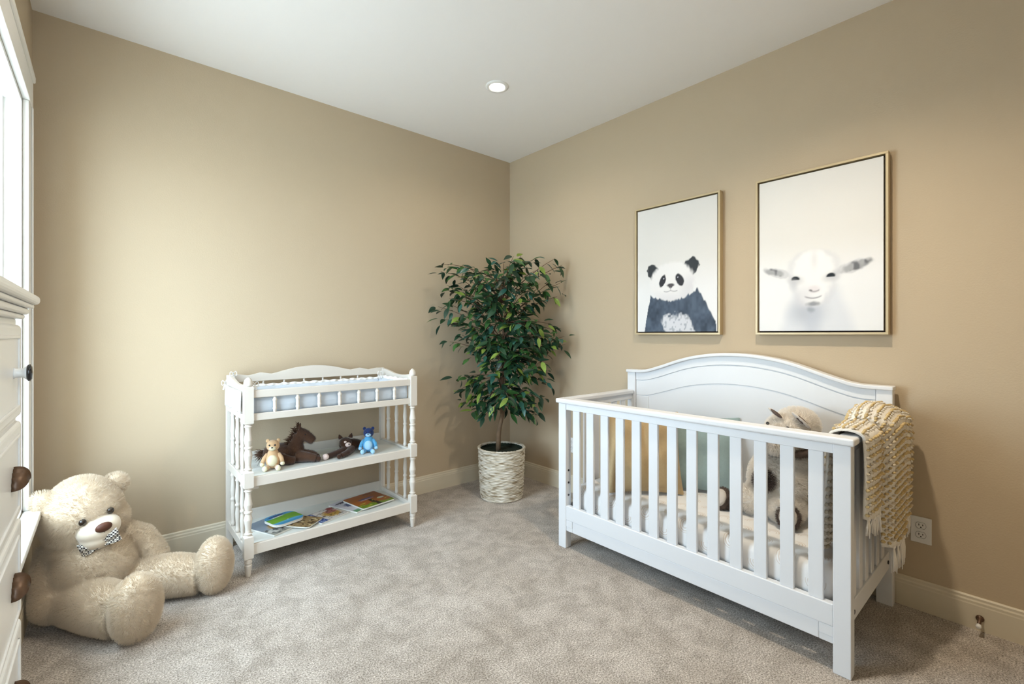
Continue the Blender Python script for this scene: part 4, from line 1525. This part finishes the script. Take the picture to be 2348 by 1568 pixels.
# ------------------------------------------------------------------ small plush toys on the middle shelf
def seated_plush(label, c, s, yaw, m1, m2, m3, ear_round=True):
    """plain generic seated teddy: pear body, round head and ears, bead eyes"""
    t = thing('small_plush', label, 'plush toy', c, 'small plush toys on the shelf')
    c = Vector(c)
    RZ = Matrix.Rotation(R_(yaw), 3, 'Z')
    W = lambda x, y, z: c + RZ @ (Vector((x, y, z)) * s)
    m = MB()
    m.ell(W(0, 0.0, 0.30), (0.25 * s, 0.23 * s, 0.30 * s))
    m.ell(W(0, 0.0, 0.50), (0.19 * s, 0.18 * s, 0.2 * s))
    bod = blob('body', m, m1, t, voxel=0.0035, it=5)
    h = MB()
    h.ell(W(0, -0.01, 0.80), (0.215 * s, 0.20 * s, 0.205 * s), RZ)
    blob('head', h, m2, t, voxel=0.0035, it=3)
    for sx in (-1, 1):
        MB().ell(W(sx * 0.165, 0.02, 0.965), (0.065 * s, 0.035 * s, 0.070 * s), RZ, 14).build('ear', m2, t, smooth=True)
        MB().tube([W(sx * 0.17, -0.02, 0.52), W(sx * 0.27, -0.09, 0.38), W(sx * 0.31, -0.15, 0.24)], [0.065 * s, 0.07 * s, 0.065 * s], 10).build('arm', m1, t, smooth=True)
        MB().ell(W(sx * 0.315, -0.165, 0.20), 0.075 * s, RZ, 12).build('paw', m3, t, smooth=True)
        MB().tube([W(sx * 0.12, -0.10, 0.10), W(sx * 0.18, -0.26, 0.085), W(sx * 0.20, -0.33, 0.085)], [0.08 * s, 0.085 * s, 0.08 * s], 10).build('leg', m1, t, smooth=True)
        MB().ell(W(sx * 0.205, -0.37, 0.10), (0.085 * s, 0.06 * s, 0.10 * s), RZ, 12).build('foot', m3, t, smooth=True)
        MB().ell(W(sx * 0.085, -0.195, 0.85), (0.030 * s, 0.016 * s, 0.032 * s), RZ, 10).build('eye', BLACKG, t, smooth=True)
    MB().ell(W(0, -0.165, 0.735), (0.115 * s, 0.075 * s, 0.085 * s), RZ, 14).build('muzzle', m3, t, smooth=True)
    MB().ell(W(0, -0.235, 0.775), (0.035 * s, 0.02 * s, 0.025 * s), RZ, 10).build('nose', BLACKG, t, smooth=True)
    MB().ell(W(0, -0.155, 0.31), (0.165 * s, 0.095 * s, 0.20 * s), RZ, 16).build('belly_patch', m3, t, smooth=True)
    return t


seated_plush('small tan plush toy with cream belly sitting by the table post', (-2.017, -0.345, ZS), 0.158, -22, TANPL, TANPL, CREAMPL)
seated_plush('small blue plush toy with navy head on the middle shelf', (-1.468, -0.345, ZS), 0.152, -30, BLUEPL, NAVYPL, PALEBL)

# plush horse lying down
horse = thing('plush_horse', 'dark brown plush horse with shaggy mane lying on the middle shelf', 'plush toy', (-1.90, -0.27, ZS))
m = MB()
m.ell((-1.945, -0.235, ZS + 0.055), (0.085, 0.058, 0.055))
m.ell((-1.985, -0.225, ZS + 0.052), (0.06, 0.058, 0.052))
m.ell((-1.880, -0.265, ZS + 0.065), (0.050, 0.048, 0.060))
m.tube([(-1.885, -0.27, ZS + 0.08), (-1.872, -0.28, ZS + 0.12), (-1.862, -0.285, ZS + 0.160)], [0.043, 0.036, 0.032], 12)
m.tube([(-1.872, -0.28, ZS + 0.170), (-1.835, -0.297, ZS + 0.150), (-1.80, -0.315, ZS + 0.118), (-1.792, -0.32, ZS + 0.110)], [0.033, 0.032, 0.026, 0.020], 12)
m.tube([(-1.875, -0.30, ZS + 0.035), (-1.825, -0.355, ZS + 0.032), (-1.795, -0.368, ZS + 0.022)], [0.036, 0.026, 0.022], 10)
m.tube([(-1.86, -0.255, ZS + 0.035), (-1.80, -0.30, ZS + 0.030), (-1.782, -0.322, ZS + 0.024)], [0.034, 0.026, 0.022], 10)
m.tube([(-1.98, -0.28, ZS + 0.035), (-1.93, -0.325, ZS + 0.026), (-1.90, -0.335, ZS + 0.022)], [0.04, 0.025, 0.02], 10)
hb = blob('body', m, HBROWN, horse, voxel=0.004, it=5)
fur(hb, HBROWN, 5000, 0.006, root=0.0006, kids=0, seed=5)
m = MB()
for k in range(130):
    a = k / 129
    base = Vector((-1.912, -0.262, ZS + 0.085)).lerp(Vector((-1.862, -0.283, ZS + 0.195)), a) + Vector((random.uniform(-.012, .006), random.uniform(-.014, .014), random.uniform(-.008, .008)))
    d = Vector((random.uniform(-0.9, 0.05) - 0.35 * (1 - a), random.uniform(-0.35, 0.35), random.uniform(0.25, 1.0) * (0.4 + 0.6 * a))).normalized() * random.uniform(0.022, 0.042)
    m.tube([base, base + d * 0.55, base + d + Vector((0, 0, -0.006))], [0.0024, 0.0018, 0.0004], 5)
o = m.build('mane', MANE, horse, smooth=True)
m = MB()
for k in range(60):
    base = Vector((-2.035, -0.215, ZS + 0.06)) + Vector((random.uniform(-.01, .01), random.uniform(-.012, .012), random.uniform(-.015, .015)))
    d = Vector((random.uniform(-1, -0.3), random.uniform(-0.5, 0.4), random.uniform(-0.7, 0.35))).normalized() * random.uniform(0.03, 0.055)
    m.tube([base, base + d * 0.5, base + d + Vector((0, 0, -0.008))], [0.0025, 0.0018, 0.0004], 5)
m.build('tail', MANE, horse, smooth=True)
for y in (-0.318, -0.262):
    MB().ell((-1.842, y - 0.006, ZS + 0.158), 0.0045, None, 8).build('eye', BLACKG, horse, smooth=True)
for y in (-0.305, -0.268):
    MB().ell((-1.866, y, ZS + 0.206), (0.007, 0.006, 0.020), rotm(0, 10, 0), 10).build('ear', HBROWN, horse, smooth=True)
for c in ((-1.785, -0.372, ZS + 0.019), (-1.775, -0.328, ZS + 0.021)):
    MB().ell(c, (0.016, 0.020, 0.018), None, 10).build('hoof', DBROWN, horse, smooth=True)

# plush cat lying flat with stretched leg
catp = thing('plush_cat', 'dark brown plush cat with pale muzzle sprawled behind the blue toy', 'plush toy', (-1.57, -0.26, ZS))
m = MB()
m.ell((-1.53, -0.22, ZS + 0.035), (0.075, 0.05, 0.034))
m.ell((-1.585, -0.27, ZS + 0.062), (0.038, 0.036, 0.033))
m.tube([(-1.575, -0.28, ZS + 0.032), (-1.65, -0.325, ZS + 0.024), (-1.725, -0.352, ZS + 0.018)], [0.022, 0.018, 0.016], 10)
m.tube([(-1.555, -0.30, ZS + 0.028), (-1.61, -0.36, ZS + 0.022), (-1.66, -0.39, ZS + 0.018)], [0.022, 0.018, 0.015], 10)
cb = blob('body', m, DBROWN, catp, voxel=0.004, it=5)
fur(cb, DBROWN, 3000, 0.005, root=0.0006, seed=7)
for c, d in (((-1.612, -0.262, ZS + 0.092), (-0.4, 0.1, 1)), ((-1.560, -0.285, ZS + 0.096), (0.25, -0.2, 1))):
    MB().lathe([(0.014, 0), (0.011, 0.012), (0.002, 0.026)], 10, c, basis(d)).build('ear', DBROWN, catp, smooth=True)
MB().ell((-1.583, -0.306, ZS + 0.056), (0.018, 0.012, 0.014), rotm(0, 0, -20), 14).build('muzzle', PINKW, catp, smooth=True)
MB().ell((-1.598, -0.300, ZS + 0.074), (0.009, 0.008, 0.007), None, 10).build('brow_patch', PINKW, catp, smooth=True)
MB().ell((-1.582, -0.318, ZS + 0.061), (0.005, 0.004, 0.004), None, 8).build('nose', BLACKG, catp, smooth=True)
for x in (-1.596, -1.566):
    MB().ell((x, -0.304, ZS + 0.072), 0.0035, None, 8).build('eye', BLACKG, catp, smooth=True)
MB().ell((-1.738, -0.358, ZS + 0.018), (0.020, 0.018, 0.018), None, 14).build('paw', PINKW, catp, smooth=True)
MB().ell((-1.672, -0.395, ZS + 0.016), (0.014, 0.013, 0.015), None, 12).build('paw', DBROWN, catp, smooth=True)
MB().tube([(-1.625, -0.292, ZS + 0.038), (-1.622, -0.300, ZS + 0.028)], [0.008, 0.005], 8).build('scarf', mat('rust_cloth', (0.35, 0.10, 0.05), 0.9), catp, smooth=True)

# ================================================================== basket planter and artificial ficus
PX, PY = -0.468, -0.446
pot = thing('basket_planter', 'round whitewashed woven basket planter on the carpet in the corner', 'planter', (PX, PY, 0))
PH, PR0, PR1 = 0.372, 0.160, 0.177
NR, NA = 30, 96
rows = []
for i in range(NR * 4 + 1):
    t = i / (NR * 4)
    ph = (i % 4) / 4 * 2 * math.pi
    r0 = PR0 + (PR1 - PR0) * (1 - (1 - t) ** 1.6)
    rw = []
    for k in range(NA):
        a = 2 * math.pi * k / NA
        cord = i // 4
        bulge = 0.0034 * math.sin(ph / 2 + 0.001) ** 2 if True else 0
        weave = 0.0024 * math.sin(a * 16 + cord * math.pi + 0.8 * math.sin(cord * 1.7))
        jit = 0.0016 * mnoise.noise(Vector((math.cos(a) * 9, math.sin(a) * 9, cord * 3.7)))
        rr = r0 - 0.004 + bulge + (weave + jit) * (1 if ph else 0.3)
        rw.append((PX + rr * math.cos(a), PY + rr * math.sin(a), 0.004 + (PH - 0.01) * t + 0.003 * mnoise.noise(Vector((math.cos(a) * 4, math.sin(a) * 4, cord * 0.9)))))
    rw.append(rw[0])
    rows.append(rw)
MB().grid(rows).build('woven_wall', BASKET, pot, smooth=True)
MB().lathe([(0.0, 0.001), (PR0 - 0.006, 0.001), (PR0 - 0.002, 0.004), (PR0 - 0.006, 0.012), (0, 0.012)], 48, (PX, PY, 0), cap=False).build('base', BASKET, pot, smooth=True)
rim = MB()
for dr, dz, r in ((0.0, 0.0, 0.0065), (-0.010, -0.002, 0.006)):
    rim.tube([(PX + (PR1 - 0.003 + dr) * math.cos(a), PY + (PR1 - 0.003 + dr) * math.sin(a), PH - 0.004 + dz + 0.0015 * math.sin(a * 40 + dr * 100)) for a in np.linspace(0, 2 * math.pi, 120)], r, 8, cap=False)
rim.build('rim', BASKET, pot, smooth=True)
MB().lathe([(PR1 - 0.016, PH - 0.006), (PR1 - 0.017, PH - 0.045)], 48, (PX, PY, 0), cap=False).build('liner', MOSS, pot, smooth=True)
ms = MB()
P = []
for i in range(13):
    rw = []
    for k in range(49):
        a = 2 * math.pi * (k % 48) / 48
        r = (PR1 - 0.016) * i / 12
        x, y = r * math.cos(a), r * math.sin(a)
        rw.append((PX + x, PY + y, PH - 0.028 + 0.014 * mnoise.noise(Vector((x * 22, y * 22, 1)))))
    P.append(rw)
ms.grid(P).build('moss_fill', MOSS, pot, smooth=True)

ficus = thing('ficus_tree', 'leafy artificial ficus tree with a bent brown trunk growing from the basket', 'plant', (-0.487, -0.430, PH - 0.03))
IR = Vector((0.7532, -0.6578, 0))      # along the picture plane, towards the crib
ID = Vector((0.6578, 0.7532, 0))       # into the corner
TC = Vector((-0.468, -0.446, 0))
trunk_pts = [(-0.487, -0.430, PH - 0.035), (-0.486, -0.431, 0.45), (-0.480, -0.437, 0.52), (-0.466, -0.449, 0.60), (-0.458, -0.456, 0.68), (-0.464, -0.450, 0.78),
             (-0.470, -0.446, 0.90), (-0.466, -0.450, 1.02), (-0.458, -0.458, 1.15), (-0.462, -0.452, 1.30), (-0.47, -0.446, 1.45), (-0.462, -0.440, 1.60)]
MB().tube(trunk_pts, [0.019, 0.018, 0.0165, 0.0165, 0.0155, 0.0145, 0.0135, 0.012, 0.0105, 0.008, 0.006, 0.003], 12).build('trunk', BARK, ficus, smooth=True)
second = [(-0.472, -0.446, 0.62), (-0.450, -0.463, 0.76), (-0.452, -0.460, 0.92), (-0.442, -0.468, 1.08), (-0.425, -0.48, 1.25), (-0.40, -0.495, 1.42)]
MB().tube(second, [0.012, 0.0105, 0.010, 0.0085, 0.006, 0.003], 10).build('trunk', BARK, ficus, smooth=True)

# leaf mesh: pointed oval folded along its midrib, slightly drooping
NL = 7
lv, lf = [], []
for i in range(NL + 1):
    t = i / NL
    wd = 0.205 * math.sin(math.pi * min(1, t ** 0.85)) ** 0.9 * (1 - 0.25 * t) if 0 < t < 1 else 0.0
    z = -0.16 * t * t
    for s_ in (-1, 0, 1):
        lv.append((s_ * wd, t, z + (0.30 * wd if s_ else 0)))
for i in range(NL):
    for k in (0, 1):
        a = i * 3 + k
        lf.append((a, a + 1, a + 4, a + 3))


def leaf_mesh(name, m):
    me = bpy.data.meshes.new(name)
    me.from_pydata(lv, [], lf)
    me.materials.append(m)
    me.polygons.foreach_set('use_smooth', [True] * len(me.polygons))
    return me


LEAFM = [leaf_mesh('leaf_mesh', m) for m in LEAFS]
lr = random.Random(21)
# crown outline in picture-plane coordinates: half widths left / right by height
def crown(z):
    zz = [0.60, 0.68, 0.78, 0.90, 1.00, 1.10, 1.20, 1.35, 1.45, 1.55, 1.65, 1.74, 1.80]
    L = [-0.05, -0.27, -0.31, -0.30, -0.22, -0.28, -0.38, -0.42, -0.47, -0.42, -0.40, -0.36, -0.25]
    Rr = [0.20, 0.32, 0.30, 0.32, 0.34, 0.38, 0.47, 0.42, 0.38, 0.42, 0.44, 0.46, 0.40]
    return np.interp(z, zz, L), np.interp(z, zz, Rr)


twigs = []
leaves = []
tips = []
tr = random.Random(5)
for k in range(84):
    z0 = tr.uniform(0.74, 1.58)
    i = max(j for j in range(len(trunk_pts)) if trunk_pts[j][2] <= z0)
    base = Vector(trunk_pts[i])
    zt = min(1.79, max(0.64, z0 + tr.uniform(-0.16, 0.30)))
    l, r = crown(zt)
    sd = tr.random()
    a = l + (r - l) * sd
    dlim = 0.26 * math.sqrt(max(0.1, 1 - (a / 0.5) ** 2))
    d = tr.uniform(-1, 0.85) * dlim
    tip = TC + IR * a * tr.uniform(0.82, 1.0) + ID * d + Vector((0, 0, zt))
    tips.append((base, tip))
# extra tips that draw the outline of the crown
for a, z, d in ((-0.44, 1.74, -0.02), (-0.46, 1.69, 0.02), (-0.30, 1.72, 0.0), (-0.47, 1.42, -0.05), (-0.45, 1.33, 0.02), (-0.39, 1.16, 0.0), (-0.31, 0.80, -0.02), (-0.29, 0.70, 0.03), (-0.33, 0.88, 0.05),
                (0.10, 1.77, 0), (0.25, 1.79, 0.05), (0.40, 1.78, -0.02), (0.46, 1.74, 0.03), (0.44, 1.60, 0.0), (0.42, 1.50, 0.02), (0.47, 1.20, -0.02), (0.48, 1.14, 0.0), (0.33, 0.93, 0.0), (0.32, 0.72, 0.0),
                (0.22, 0.62, -0.03), (0.28, 0.60, 0.02), (-0.10, 1.70, -0.05), (0.0, 1.66, 0.1), (-0.2, 0.66, -0.1), (0.1, 0.7, -0.14), (0.36, 0.84, 0.02), (-0.42, 1.55, 0.0), (-0.05, 0.72, -0.15), (-0.12, 0.62, -0.05)):
    z0 = max(0.72, z - tr.uniform(0.1, 0.22)) if z > 1 else max(0.74, z + 0.12)
    i = max(j for j in range(len(trunk_pts)) if trunk_pts[j][2] <= z0 + 0.01)
    tips.append((Vector(trunk_pts[i]), TC + IR * a + ID * d + Vector((0, 0, z))))
for base, tip in tips:
    mid = base.lerp(tip, 0.5) + Vector((tr.uniform(-.03, .03), tr.uniform(-.03, .03), 0.05 + tr.uniform(-.02, .03)))
    pts = [base * (1 - t) ** 2 + mid * 2 * t * (1 - t) + tip * t * t for t in np.linspace(0, 1, 7)]
    pts = [Vector((min(p.x, -0.03), min(p.y, -0.03), p.z)) for p in pts]
    MB().tube(pts, [0.0045, 0.004, 0.0036, 0.003, 0.0025, 0.002, 0.0012], 5, cap=False).build('branch', TWIG, ficus, smooth=True)
    nlv = lr.randint(11, 16)
    for q in range(nlv):
        t = 0.30 + 0.70 * q / (nlv - 1)
        k = min(5, int(t * 6))
        p = pts[k].lerp(pts[k + 1], t * 6 - k)
        out = (tip - base)
        out.z *= 0.4
        out.normalize()
        sdv = out.cross(Vector((0, 0, 1)))
        if sdv.length < 1e-4:
            sdv = Vector((1, 0, 0))
        sdv.normalize()
        s_ = (1 if q % 2 else -1)
        d = (out * lr.uniform(0.1, 0.8) + sdv * s_ * lr.uniform(0.3, 1.0) + Vector((0, 0, lr.uniform(-0.85, 0.25)))).normalized()
        # short leaf stalk: leaves sit a little off the twig
        pos = p + d * lr.uniform(0.006, 0.022) + Vector((lr.uniform(-.03, .03), lr.uniform(-.03, .03), lr.uniform(-.03, .02)))
        size = lr.uniform(0.070, 0.105)
        pos.x = min(pos.x, -0.10)
        pos.y = min(pos.y, -0.10)
        up_ = (Vector((0, 0, 1)) + Vector((lr.uniform(-.6, .6), lr.uniform(-.6, .6), 0)) - ID * lr.uniform(0, 0.9)).normalized()
        x = d.cross(up_).normalized()
        up_ = x.cross(d)
        Mx = Matrix((x, d, up_)).transposed()
        c = lr.random()
        ci = 0 if c < 0.40 else 1 if c < 0.66 else 2 if c < 0.80 else 3 if c < 0.94 else 4
        leaves.append((pos, Mx, size, ci))
# the leaves nearest the viewer are parts; the ones buried behind them are one mass
camp = Vector(cam.location)
leaves.sort(key=lambda q: (q[0] - camp).length - q[2] * 2)
front = leaves[:300]
for pos, Mx, size, ci in front:
    o = bpy.data.objects.new('leaf', LEAFM[ci])
    COL.objects.link(o)
    place(o, pos, ficus)
    o.rotation_euler = Mx.to_euler()
    o.scale = (size, size, size)
rest = leaves[300:]
me = bpy.data.meshes.new('inner_leaves')
V, F, MI = [], [], []
for pos, Mx, size, ci in rest:
    o0 = len(V)
    V += [tuple(pos + Mx @ (Vector(q) * size) - Vector((PX, PY, 0))) for q in lv]
    F += [tuple(a + o0 for a in q) for q in lf]
    MI += [ci] * len(lf)
me.from_pydata(V, [], F)
for q in LEAFS:
    me.materials.append(q)
me.polygons.foreach_set('material_index', MI)
me.polygons.foreach_set('use_smooth', [True] * len(F))
o = link_mesh('inner_leaves', me, None, ficus, (PX, PY, 0))
o['kind'] = 'stuff'

# ================================================================== giant teddy bear
bear = thing('teddy_bear', 'giant cream teddy bear with gingham bow tie slumped in the corner by the window', 'plush toy', (-2.73, -0.42, 0))
m = MB()
HC = Vector((-2.800, -0.335, 0.424))
fw = Vector((0.239, -0.966, -0.0996)).normalized()               # where the face points
sd = Vector((-1, 0, -0.165))
sd = (sd - fw * sd.dot(fw)).normalized()                         # towards the ear by the window
upv = sd.cross(fw)
upv = upv if upv.z > 0 else -upv
HM = Matrix((sd, fw, upv)).transposed()
Hp = lambda a, b, c: HC + sd * a + fw * b + upv * c
m.ell(Hp(-0.012, 0, 0.0), (0.138, 0.138, 0.140), HM, 24)
m.ell(Hp(-0.020, 0.02, -0.055), (0.140, 0.118, 0.085), HM, 24)
m.ell(Hp(-0.020, 0.0, 0.055), (0.105, 0.11, 0.098), HM, 20)
# ears
m.ell(Hp(0.100, -0.02, 0.090), (0.048, 0.030, 0.052), HM, 16)
m.ell(Hp(-0.146, -0.02, 0.068), (0.046, 0.030, 0.048), HM, 16)
m.ell((-2.745, -0.385, 0.180), (0.142, 0.125, 0.165), None, 24)     # belly
m.ell((-2.77, -0.355, 0.29), (0.125, 0.105, 0.08), None, 20)
# near leg and foot
m.tube([(-2.80, -0.44, 0.092), (-2.715, -0.60, 0.098), (-2.655, -0.695, 0.090)], [0.088, 0.090, 0.078], 20)
m.ell((-2.618, -0.757, 0.128), (0.084, 0.068, 0.126), Matrix.Rotation(R_(36), 3, 'Z'), 20)
# far leg and foot
m.tube([(-2.63, -0.395, 0.095), (-2.47, -0.475, 0.100), (-2.375, -0.525, 0.088)], [0.082, 0.086, 0.076], 20)
m.ell((-2.322, -0.553, 0.126), (0.084, 0.068, 0.124), Matrix.Rotation(R_(60), 3, 'Z'), 20)
# arms
m.tube([(-2.872, -0.30, 0.29), (-2.885, -0.345, 0.20), (-2.872, -0.415, 0.125)], [0.055, 0.062, 0.066], 16)
m.ell((-2.868, -0.430, 0.105), 0.074, None, 14)
m.tube([(-2.662, -0.345, 0.305), (-2.588, -0.325, 0.252), (-2.548, -0.345, 0.180)], [0.054, 0.058, 0.058], 16)
m.ell((-2.545, -0.350, 0.165), 0.062, None, 14)
m.v = [(max(p[0], XL + 0.03), min(p[1], -0.05), max(p[2], 0.004)) for p in m.v]
bb = blob('body', m, CREAMFUR, bear, voxel=0.0072, it=5)
fur(bb, CREAMFUR, 14000, 0.015, root=0.0010, kids=7, seed=11, clump=0.15)
mz = MB()
mz.ell(Hp(-0.032, 0.122, -0.042), (0.078, 0.074, 0.056), HM, 24)
mz.ell(Hp(-0.022, 0.122, -0.078), (0.066, 0.070, 0.050), HM, 20)
blob('muzzle', mz, MUZZLE, bear, voxel=0.004, it=16)
MB().ell(Hp(-0.038, 0.190, -0.016), (0.029, 0.015, 0.020), HM, 18).build('nose', NOSEB, bear, smooth=True)
for a, b_ in ((0.014, 0.139), (-0.082, 0.126)):
    MB().ell(Hp(a, b_, 0.016), (0.0135, 0.011, 0.0145), HM, 16).build('eye', mat('eye_brown', (0.02, 0.012, 0.008), 0.12, 0.7), bear, smooth=True)
mo = MB()
mo.tube([Hp(-0.036, 0.194, -0.030), Hp(-0.036, 0.1925, -0.050)], 0.0012, 6)
mo.tube([Hp(-0.034 + 0.034 * math.sin(t), 0.1905 - 0.020 * math.sin(t) ** 2, -0.072 + 0.026 * math.sin(t) ** 2) for t in np.linspace(-1.3, 1.3, 15)], 0.0012, 6)
mo.build('mouth', THREAD, bear, smooth=True)
bow = MB()
BC = Vector((-2.735, -0.478, 0.318))
for tipc in ((-2.785, -0.472, 0.305), (-2.672, -0.500, 0.352)):
    tipc = Vector(tipc)
    bd = tipc - BC
    P = []
    for i in range(9):
        t = i / 8
        wv = 0.010 + 0.020 * t ** 0.7
        rw = []
        for k in range(9):
            q = -1 + 2 * k / 8
            rw.append(BC + bd * (0.1 + 1.0 * t) + Vector((-0.30, -0.1, 0.95)) * (q * wv) + Vector((0.25, -0.95, 0)) * (0.010 * math.sin(math.pi * t) + 0.004 * math.sin(q * 5)))
        P.append(rw)
    bow.grid(P)
bow.ell(BC, (0.014, 0.014, 0.016), None, 12)
bow.build('bow_tie', GINGHAM, bear, smooth=True, solid=0.008)
# stitched seam across the soles
for c, M_, rx in (((-2.615, -0.762, 0.122), Matrix.Rotation(R_(40), 3, 'Z'), 0.1),):
    pass

# ================================================================== dresser
DXF, DY1 = -2.836, -1.832          # front face, far end
DY0, DXB = DY1 - 0.90, -3.29
dr = thing('tall_dresser', 'tall white dresser with bronze shell pulls beside the window', 'dresser', ((DXF + DXB) / 2, (DY0 + DY1) / 2, 0))
MB().box((DXB, DY0 + 0.004, 0.06), (DXF - 0.004, DY1 - 0.004, 1.244)).build('carcass', DRESSW, dr, bevel=0.003)
MB().box((DXB, DY0, 0), (DXF + 0.004, DY1, 0.085)).build('plinth', DRESSW, dr, bevel=0.004)
for nm, o_, z0, z1, bv in (('cornice_bead', 0.007, 1.243, 1.252, 0.004), ('cornice_cove', 0.013, 1.252, 1.264, 0.005), ('cornice_fillet', 0.019, 1.264, 1.272, 0.003), ('top', 0.027, 1.272, 1.290, 0.007)):
    MB().box((DXB, DY0 - o_, z0), (DXF + o_, DY1 + o_, z1)).build(nm, DRESSW, dr, bevel=bv, seg=3)
zs = [1.236, 1.054, 0.868, 0.676, 0.484, 0.290, 0.095]
for i in range(6):
    z1, z0 = zs[i] - 0.004, zs[i + 1] + 0.004
    d = MB().box((DXF - 0.012, DY0 + 0.012, z0), (DXF + 0.004, DY1 - 0.006, z1)).build('drawer', DRESSW, dr, bevel=0.009, seg=3)
    g = MB()
    ya, yb = DY0 + 0.055, DY1 - 0.052
    for q in (((DXF + 0.003, ya, z0 + 0.02), (DXF + 0.007, ya + 0.006, z1 - 0.02)), ((DXF + 0.003, yb - 0.006, z0 + 0.02), (DXF + 0.007, yb, z1 - 0.02)),
              ((DXF + 0.003, ya, z0 + 0.02), (DXF + 0.007, yb, z0 + 0.026)), ((DXF + 0.003, ya, z1 - 0.026), (DXF + 0.007, yb, z1 - 0.02))):
        g.box(*q)
    g.build('drawer_bead', DRESSW, d, bevel=0.0015)
    zc = (z0 + z1) / 2
    for yc in (DY1 - 0.110, DY0 + 0.110):
        if i == 0:
            k = MB().lathe([(0.010, 0), (0.0085, 0.002), (0.0078, 0.007), (0.0085, 0.012), (0.0130, 0.0165)], 18, (DXF + 0.004, yc, zc), rotm(0, 90, 0))
            k.build('knob', DRESSW, d, smooth=True)
            MB().lathe([(0.0130, 0.0163), (0.0152, 0.018), (0.0152, 0.0205), (0.011, 0.0228), (0.003, 0.0238)], 18, (DXF + 0.004, yc, zc), rotm(0, 90, 0)).build('knob_cap', BLACKG, d, smooth=True)
        else:
            # ribbed half-shell cup pull, open below
            P = []
            for a in range(21):
                th = math.pi * a / 20
                rib = 1 + 0.06 * math.cos(a * math.pi)
                rw = []
                for b in range(9):
                    ph = 0.5 * math.pi * b / 8
                    rr = math.cos(ph) ** 0.75
                    rw.append((DXF + 0.004 + 0.0185 * math.sin(ph) ** 0.8 * rib, yc + 0.031 * math.cos(th) * rr * rib,
                               zc - 0.016 + 0.032 * math.sin(th) * rr * rib + 0.012 * (1 - rr)))
                P.append(rw)
            MB().grid(P).build('shell_pull', BRONZE, d, smooth=True, solid=0.003)


# ================================================================== outlets, door stop
def outlet(yc, zc, label):
    t = thing('wall_outlet', label, 'outlet', (-0.003, yc, zc - 0.057), 'wall outlets')
    MB().box((-0.006, yc - 0.0355, zc - 0.0575), (-0.0005, yc + 0.0355, zc + 0.0575)).build('cover_plate', PLASTIC, t, bevel=0.003, seg=3)
    for dz in (0.0205, -0.0205):
        r = MB()
        out = []
        for k in range(28):
            a = 2 * math.pi * k / 28
            out.append((0.0175 * math.cos(a), max(-0.0135, min(0.0135, 0.0175 * math.sin(a)))))
        r.prism(out, lambda y, z: (-0.0058, yc + y, zc + dz + z), lambda y, z: (-0.0078, yc + y, zc + dz + z))
        rc = r.build('receptacle', PLASTIC, t)
        for yy, hh in ((0.0065, 0.0045), (-0.0065, 0.0035)):
            MB().box((-0.0082, yc + yy - 0.0013, zc + dz + 0.003 - hh), (-0.0076, yc + yy + 0.0013, zc + dz + 0.003 + hh)).build('slot', SLOT, rc)
        MB().lathe([(0.0026, 0), (0.0026, 0.0006)], 10, (-0.0076, yc, zc + dz - 0.0075), rotm(0, -90, 0)).build('ground_hole', SLOT, rc)
        MB().tube([(-0.0079, yc + 0.0175 * math.cos(a), zc + dz + max(-0.0135, min(0.0135, 0.0175 * math.sin(a)))) for a in np.linspace(0, 2 * math.pi, 33)], 0.0005, 4).build('rim', SLOT, rc)
    MB().lathe([(0.003, 0), (0.003, 0.0008)], 10, (-0.006, yc, zc), rotm(0, -90, 0)).build('screw', PLASTIC, t)
    return t


outlet(-2.7735, 0.352, 'white duplex wall outlet beside the throw at the crib end')
outlet(-0.723, 0.362, 'white duplex wall outlet seen through the far crib slats')
ds = thing('door_stop', 'dark bronze door stop with white rubber tip on the baseboard', 'door stop', (-0.05, -2.958, 0.03))
MB().lathe([(0.013, 0), (0.013, 0.004), (0.009, 0.007), (0.0062, 0.010), (0.0058, 0.055)], 16, (-0.0142, -2.958, 0.052), basis((-1, 0.0, -0.12))).build('stem', BRONZE, ds, smooth=True)
MB().lathe([(0.0058, 0.054), (0.0085, 0.056), (0.0090, 0.066), (0.007, 0.071), (0.002, 0.072)], 16, (-0.0142, -2.958, 0.052), basis((-1, 0.0, -0.12))).build('rubber_tip', PLASTIC, ds, smooth=True)
